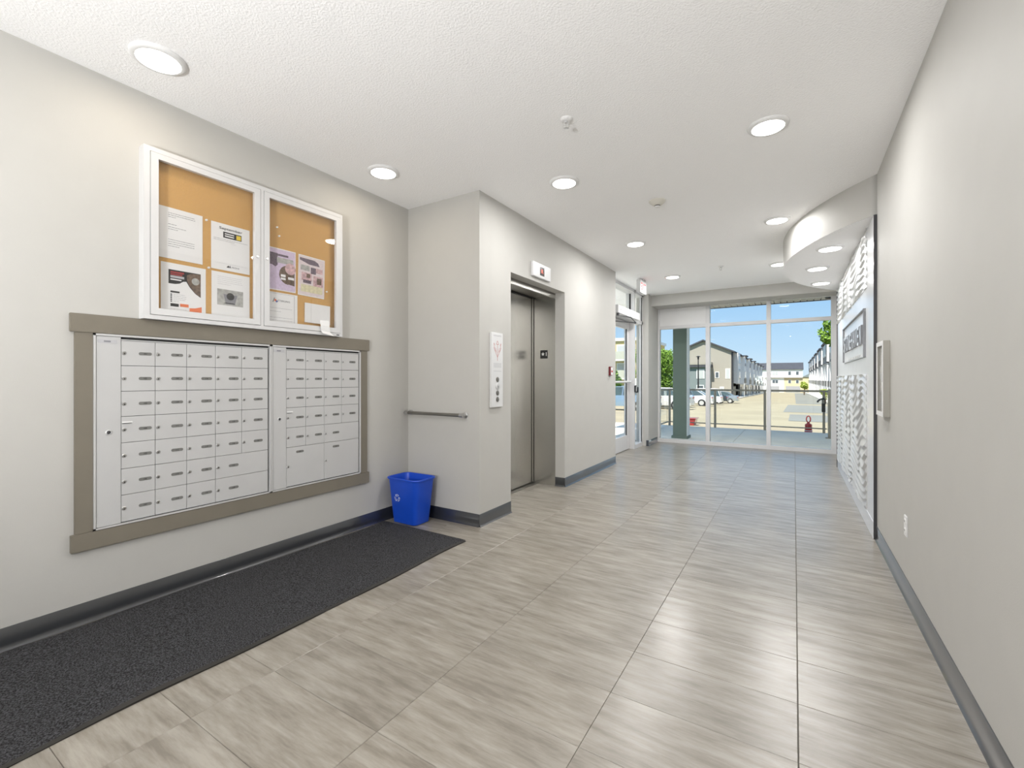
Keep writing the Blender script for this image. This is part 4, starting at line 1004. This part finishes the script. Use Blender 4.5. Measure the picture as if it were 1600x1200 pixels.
t = thing('yellow_house', 'small pale yellow house gable glimpsed beyond the far block', 'house', (5, 250, gz(250)))
obj('wall', MB().box(3.4, 12, 250, 258, gz(250), 2.3), M['cream'], t)
obj('roof', MB().prism([(3.0, 2.3), (12.4, 2.3), (7.7, 4.8)], 'y', 249.6, 258.4), M['bluegrey'], t)

# ------------------------------------------------------------------ yellow apartments left + carport
t = thing('yellow_apartment_building', 'yellow apartment building with balconies seen through the entrance door', 'apartment building', (-17, 46, gz(46)))
obj('wall', MB().box(-24, -13.2, 46, 56, gz(46), 5.2), M['yellow'], t)
obj('parapet', MB().box(-24.2, -13.0, 45.8, 56, 5.2, 5.5), M['trimw'], t)
for z in (-.6, 1.7, 3.6):
    for x_ in (-17.4, -15.6, -14.6): window(t, '-y', x_, x_+.75, z+.1, z+1.1, 46, M['winlite'])
    bl = obj('balcony', MB().box(-16.6, -13.9, 44.8, 46, z-.5, z-.35), M['trimw'], t)
    obj('balcony_railing', MB().box(-16.6, -13.9, 44.8, 44.85, z-.35, z+.45), mat('pale_railing', (.5, .5, .42), .5), bl)
t = thing('white_carport', 'low white carport roof at the left behind railing', 'carport', (-10.8, 41.5, gz(41.5)))
obj('roof', MB().prism([(-12.8, 1.30), (-9.8, .95), (-9.8, .56), (-12.8, .60)], 'y', 40, 43), M['trimw'], t)
obj('wall', MB().box(-12.5, -10.0, 41, 42.8, gz(41), .58), mat('pale_green_wall', (.42, .50, .46), .7), t)
obj('post', MB().box(-10.0, -9.9, 40.1, 40.2, gz(40), .57), M['trimw'], t)
# ------------------------------------------------------------------ trees
def tree(label, x, y, zc, rad, hz, nleaf, m, name='leafy_tree', ls=.16, trunk=True):
    z0 = gz(y); t = thing(name, label, 'tree', (x, y, z0), 'trees around the lot')
    r = random.Random(int(abs(x*100)+y)); mb = MB()
    lobes = [(r.uniform(-.55, .55)*rad, r.uniform(-.55, .55)*rad, r.uniform(-.6, .65)*hz, r.uniform(.45, .7)) for _ in range(12)]
    for i in range(nleaf):
        lx, ly, lz, lr = r.choice(lobes)
        v = Vector((r.gauss(0, 1), r.gauss(0, 1), r.gauss(0, 1))).normalized()*r.uniform(.6, 1.)**.5*lr
        p = Vector((x+lx+v.x*rad, y+ly+v.y*rad, zc+lz+v.z*hz*.7))
        a = Vector((r.gauss(0, 1), r.gauss(0, 1), r.gauss(0, 1))).normalized(); b = a.orthogonal().normalized(); s_ = ls*r.uniform(.6, 1.2)
        mb.add([p-a*s_, p+b*s_*.5, p+a*s_, p-b*s_*.5], [(0,1,2,3)])
    o = obj('foliage', mb, m, t); o['kind'] = 'stuff'
    if trunk:
        tb = MB().tube([(x, y, z0), (x+.05, y, (z0+zc)/2), (x, y, zc)], [.16, .12, .06], 8)
        for k in range(4):
            lx, ly, lz, _ = lobes[k]; tb.tube([(x, y, zc-hz*.5), (x+lx, y+ly, zc+lz)], [.06, .02], 6)
        obj('trunk', tb, M['bark'], t, smooth=True)
tree('bushy green tree at the left edge of the front window', -8.9, 36, 1.9, 1.5, 2.0, 9000, M['leaf'], ls=.10)
tree('green tree seen through the entrance sidelight', -12.5, 44.7, 2.2, .85, 2.4, 5000, M['leaf'], ls=.10)
tree('tall dark tree behind the yellow apartments entrance', -13.0, 38, .9, .30, 1.1, 1500, M['leaf'])
tree('overhanging green branch at the right edge of the window', 2.1, 32, 3.9, .85, .95, 1500, M['leaf'], ls=.13)
tree('small yellow green shrub at the near end of right row', 2.4, 150, -.4, .8, 1.0, 900, M['leaf2'], name='garden_shrub', ls=.35)
tree('low green shrub beside the right row of porches', 3.3, 70, -.7, .5, .7, 500, M['leaf2'], name='garden_shrub', ls=.14)
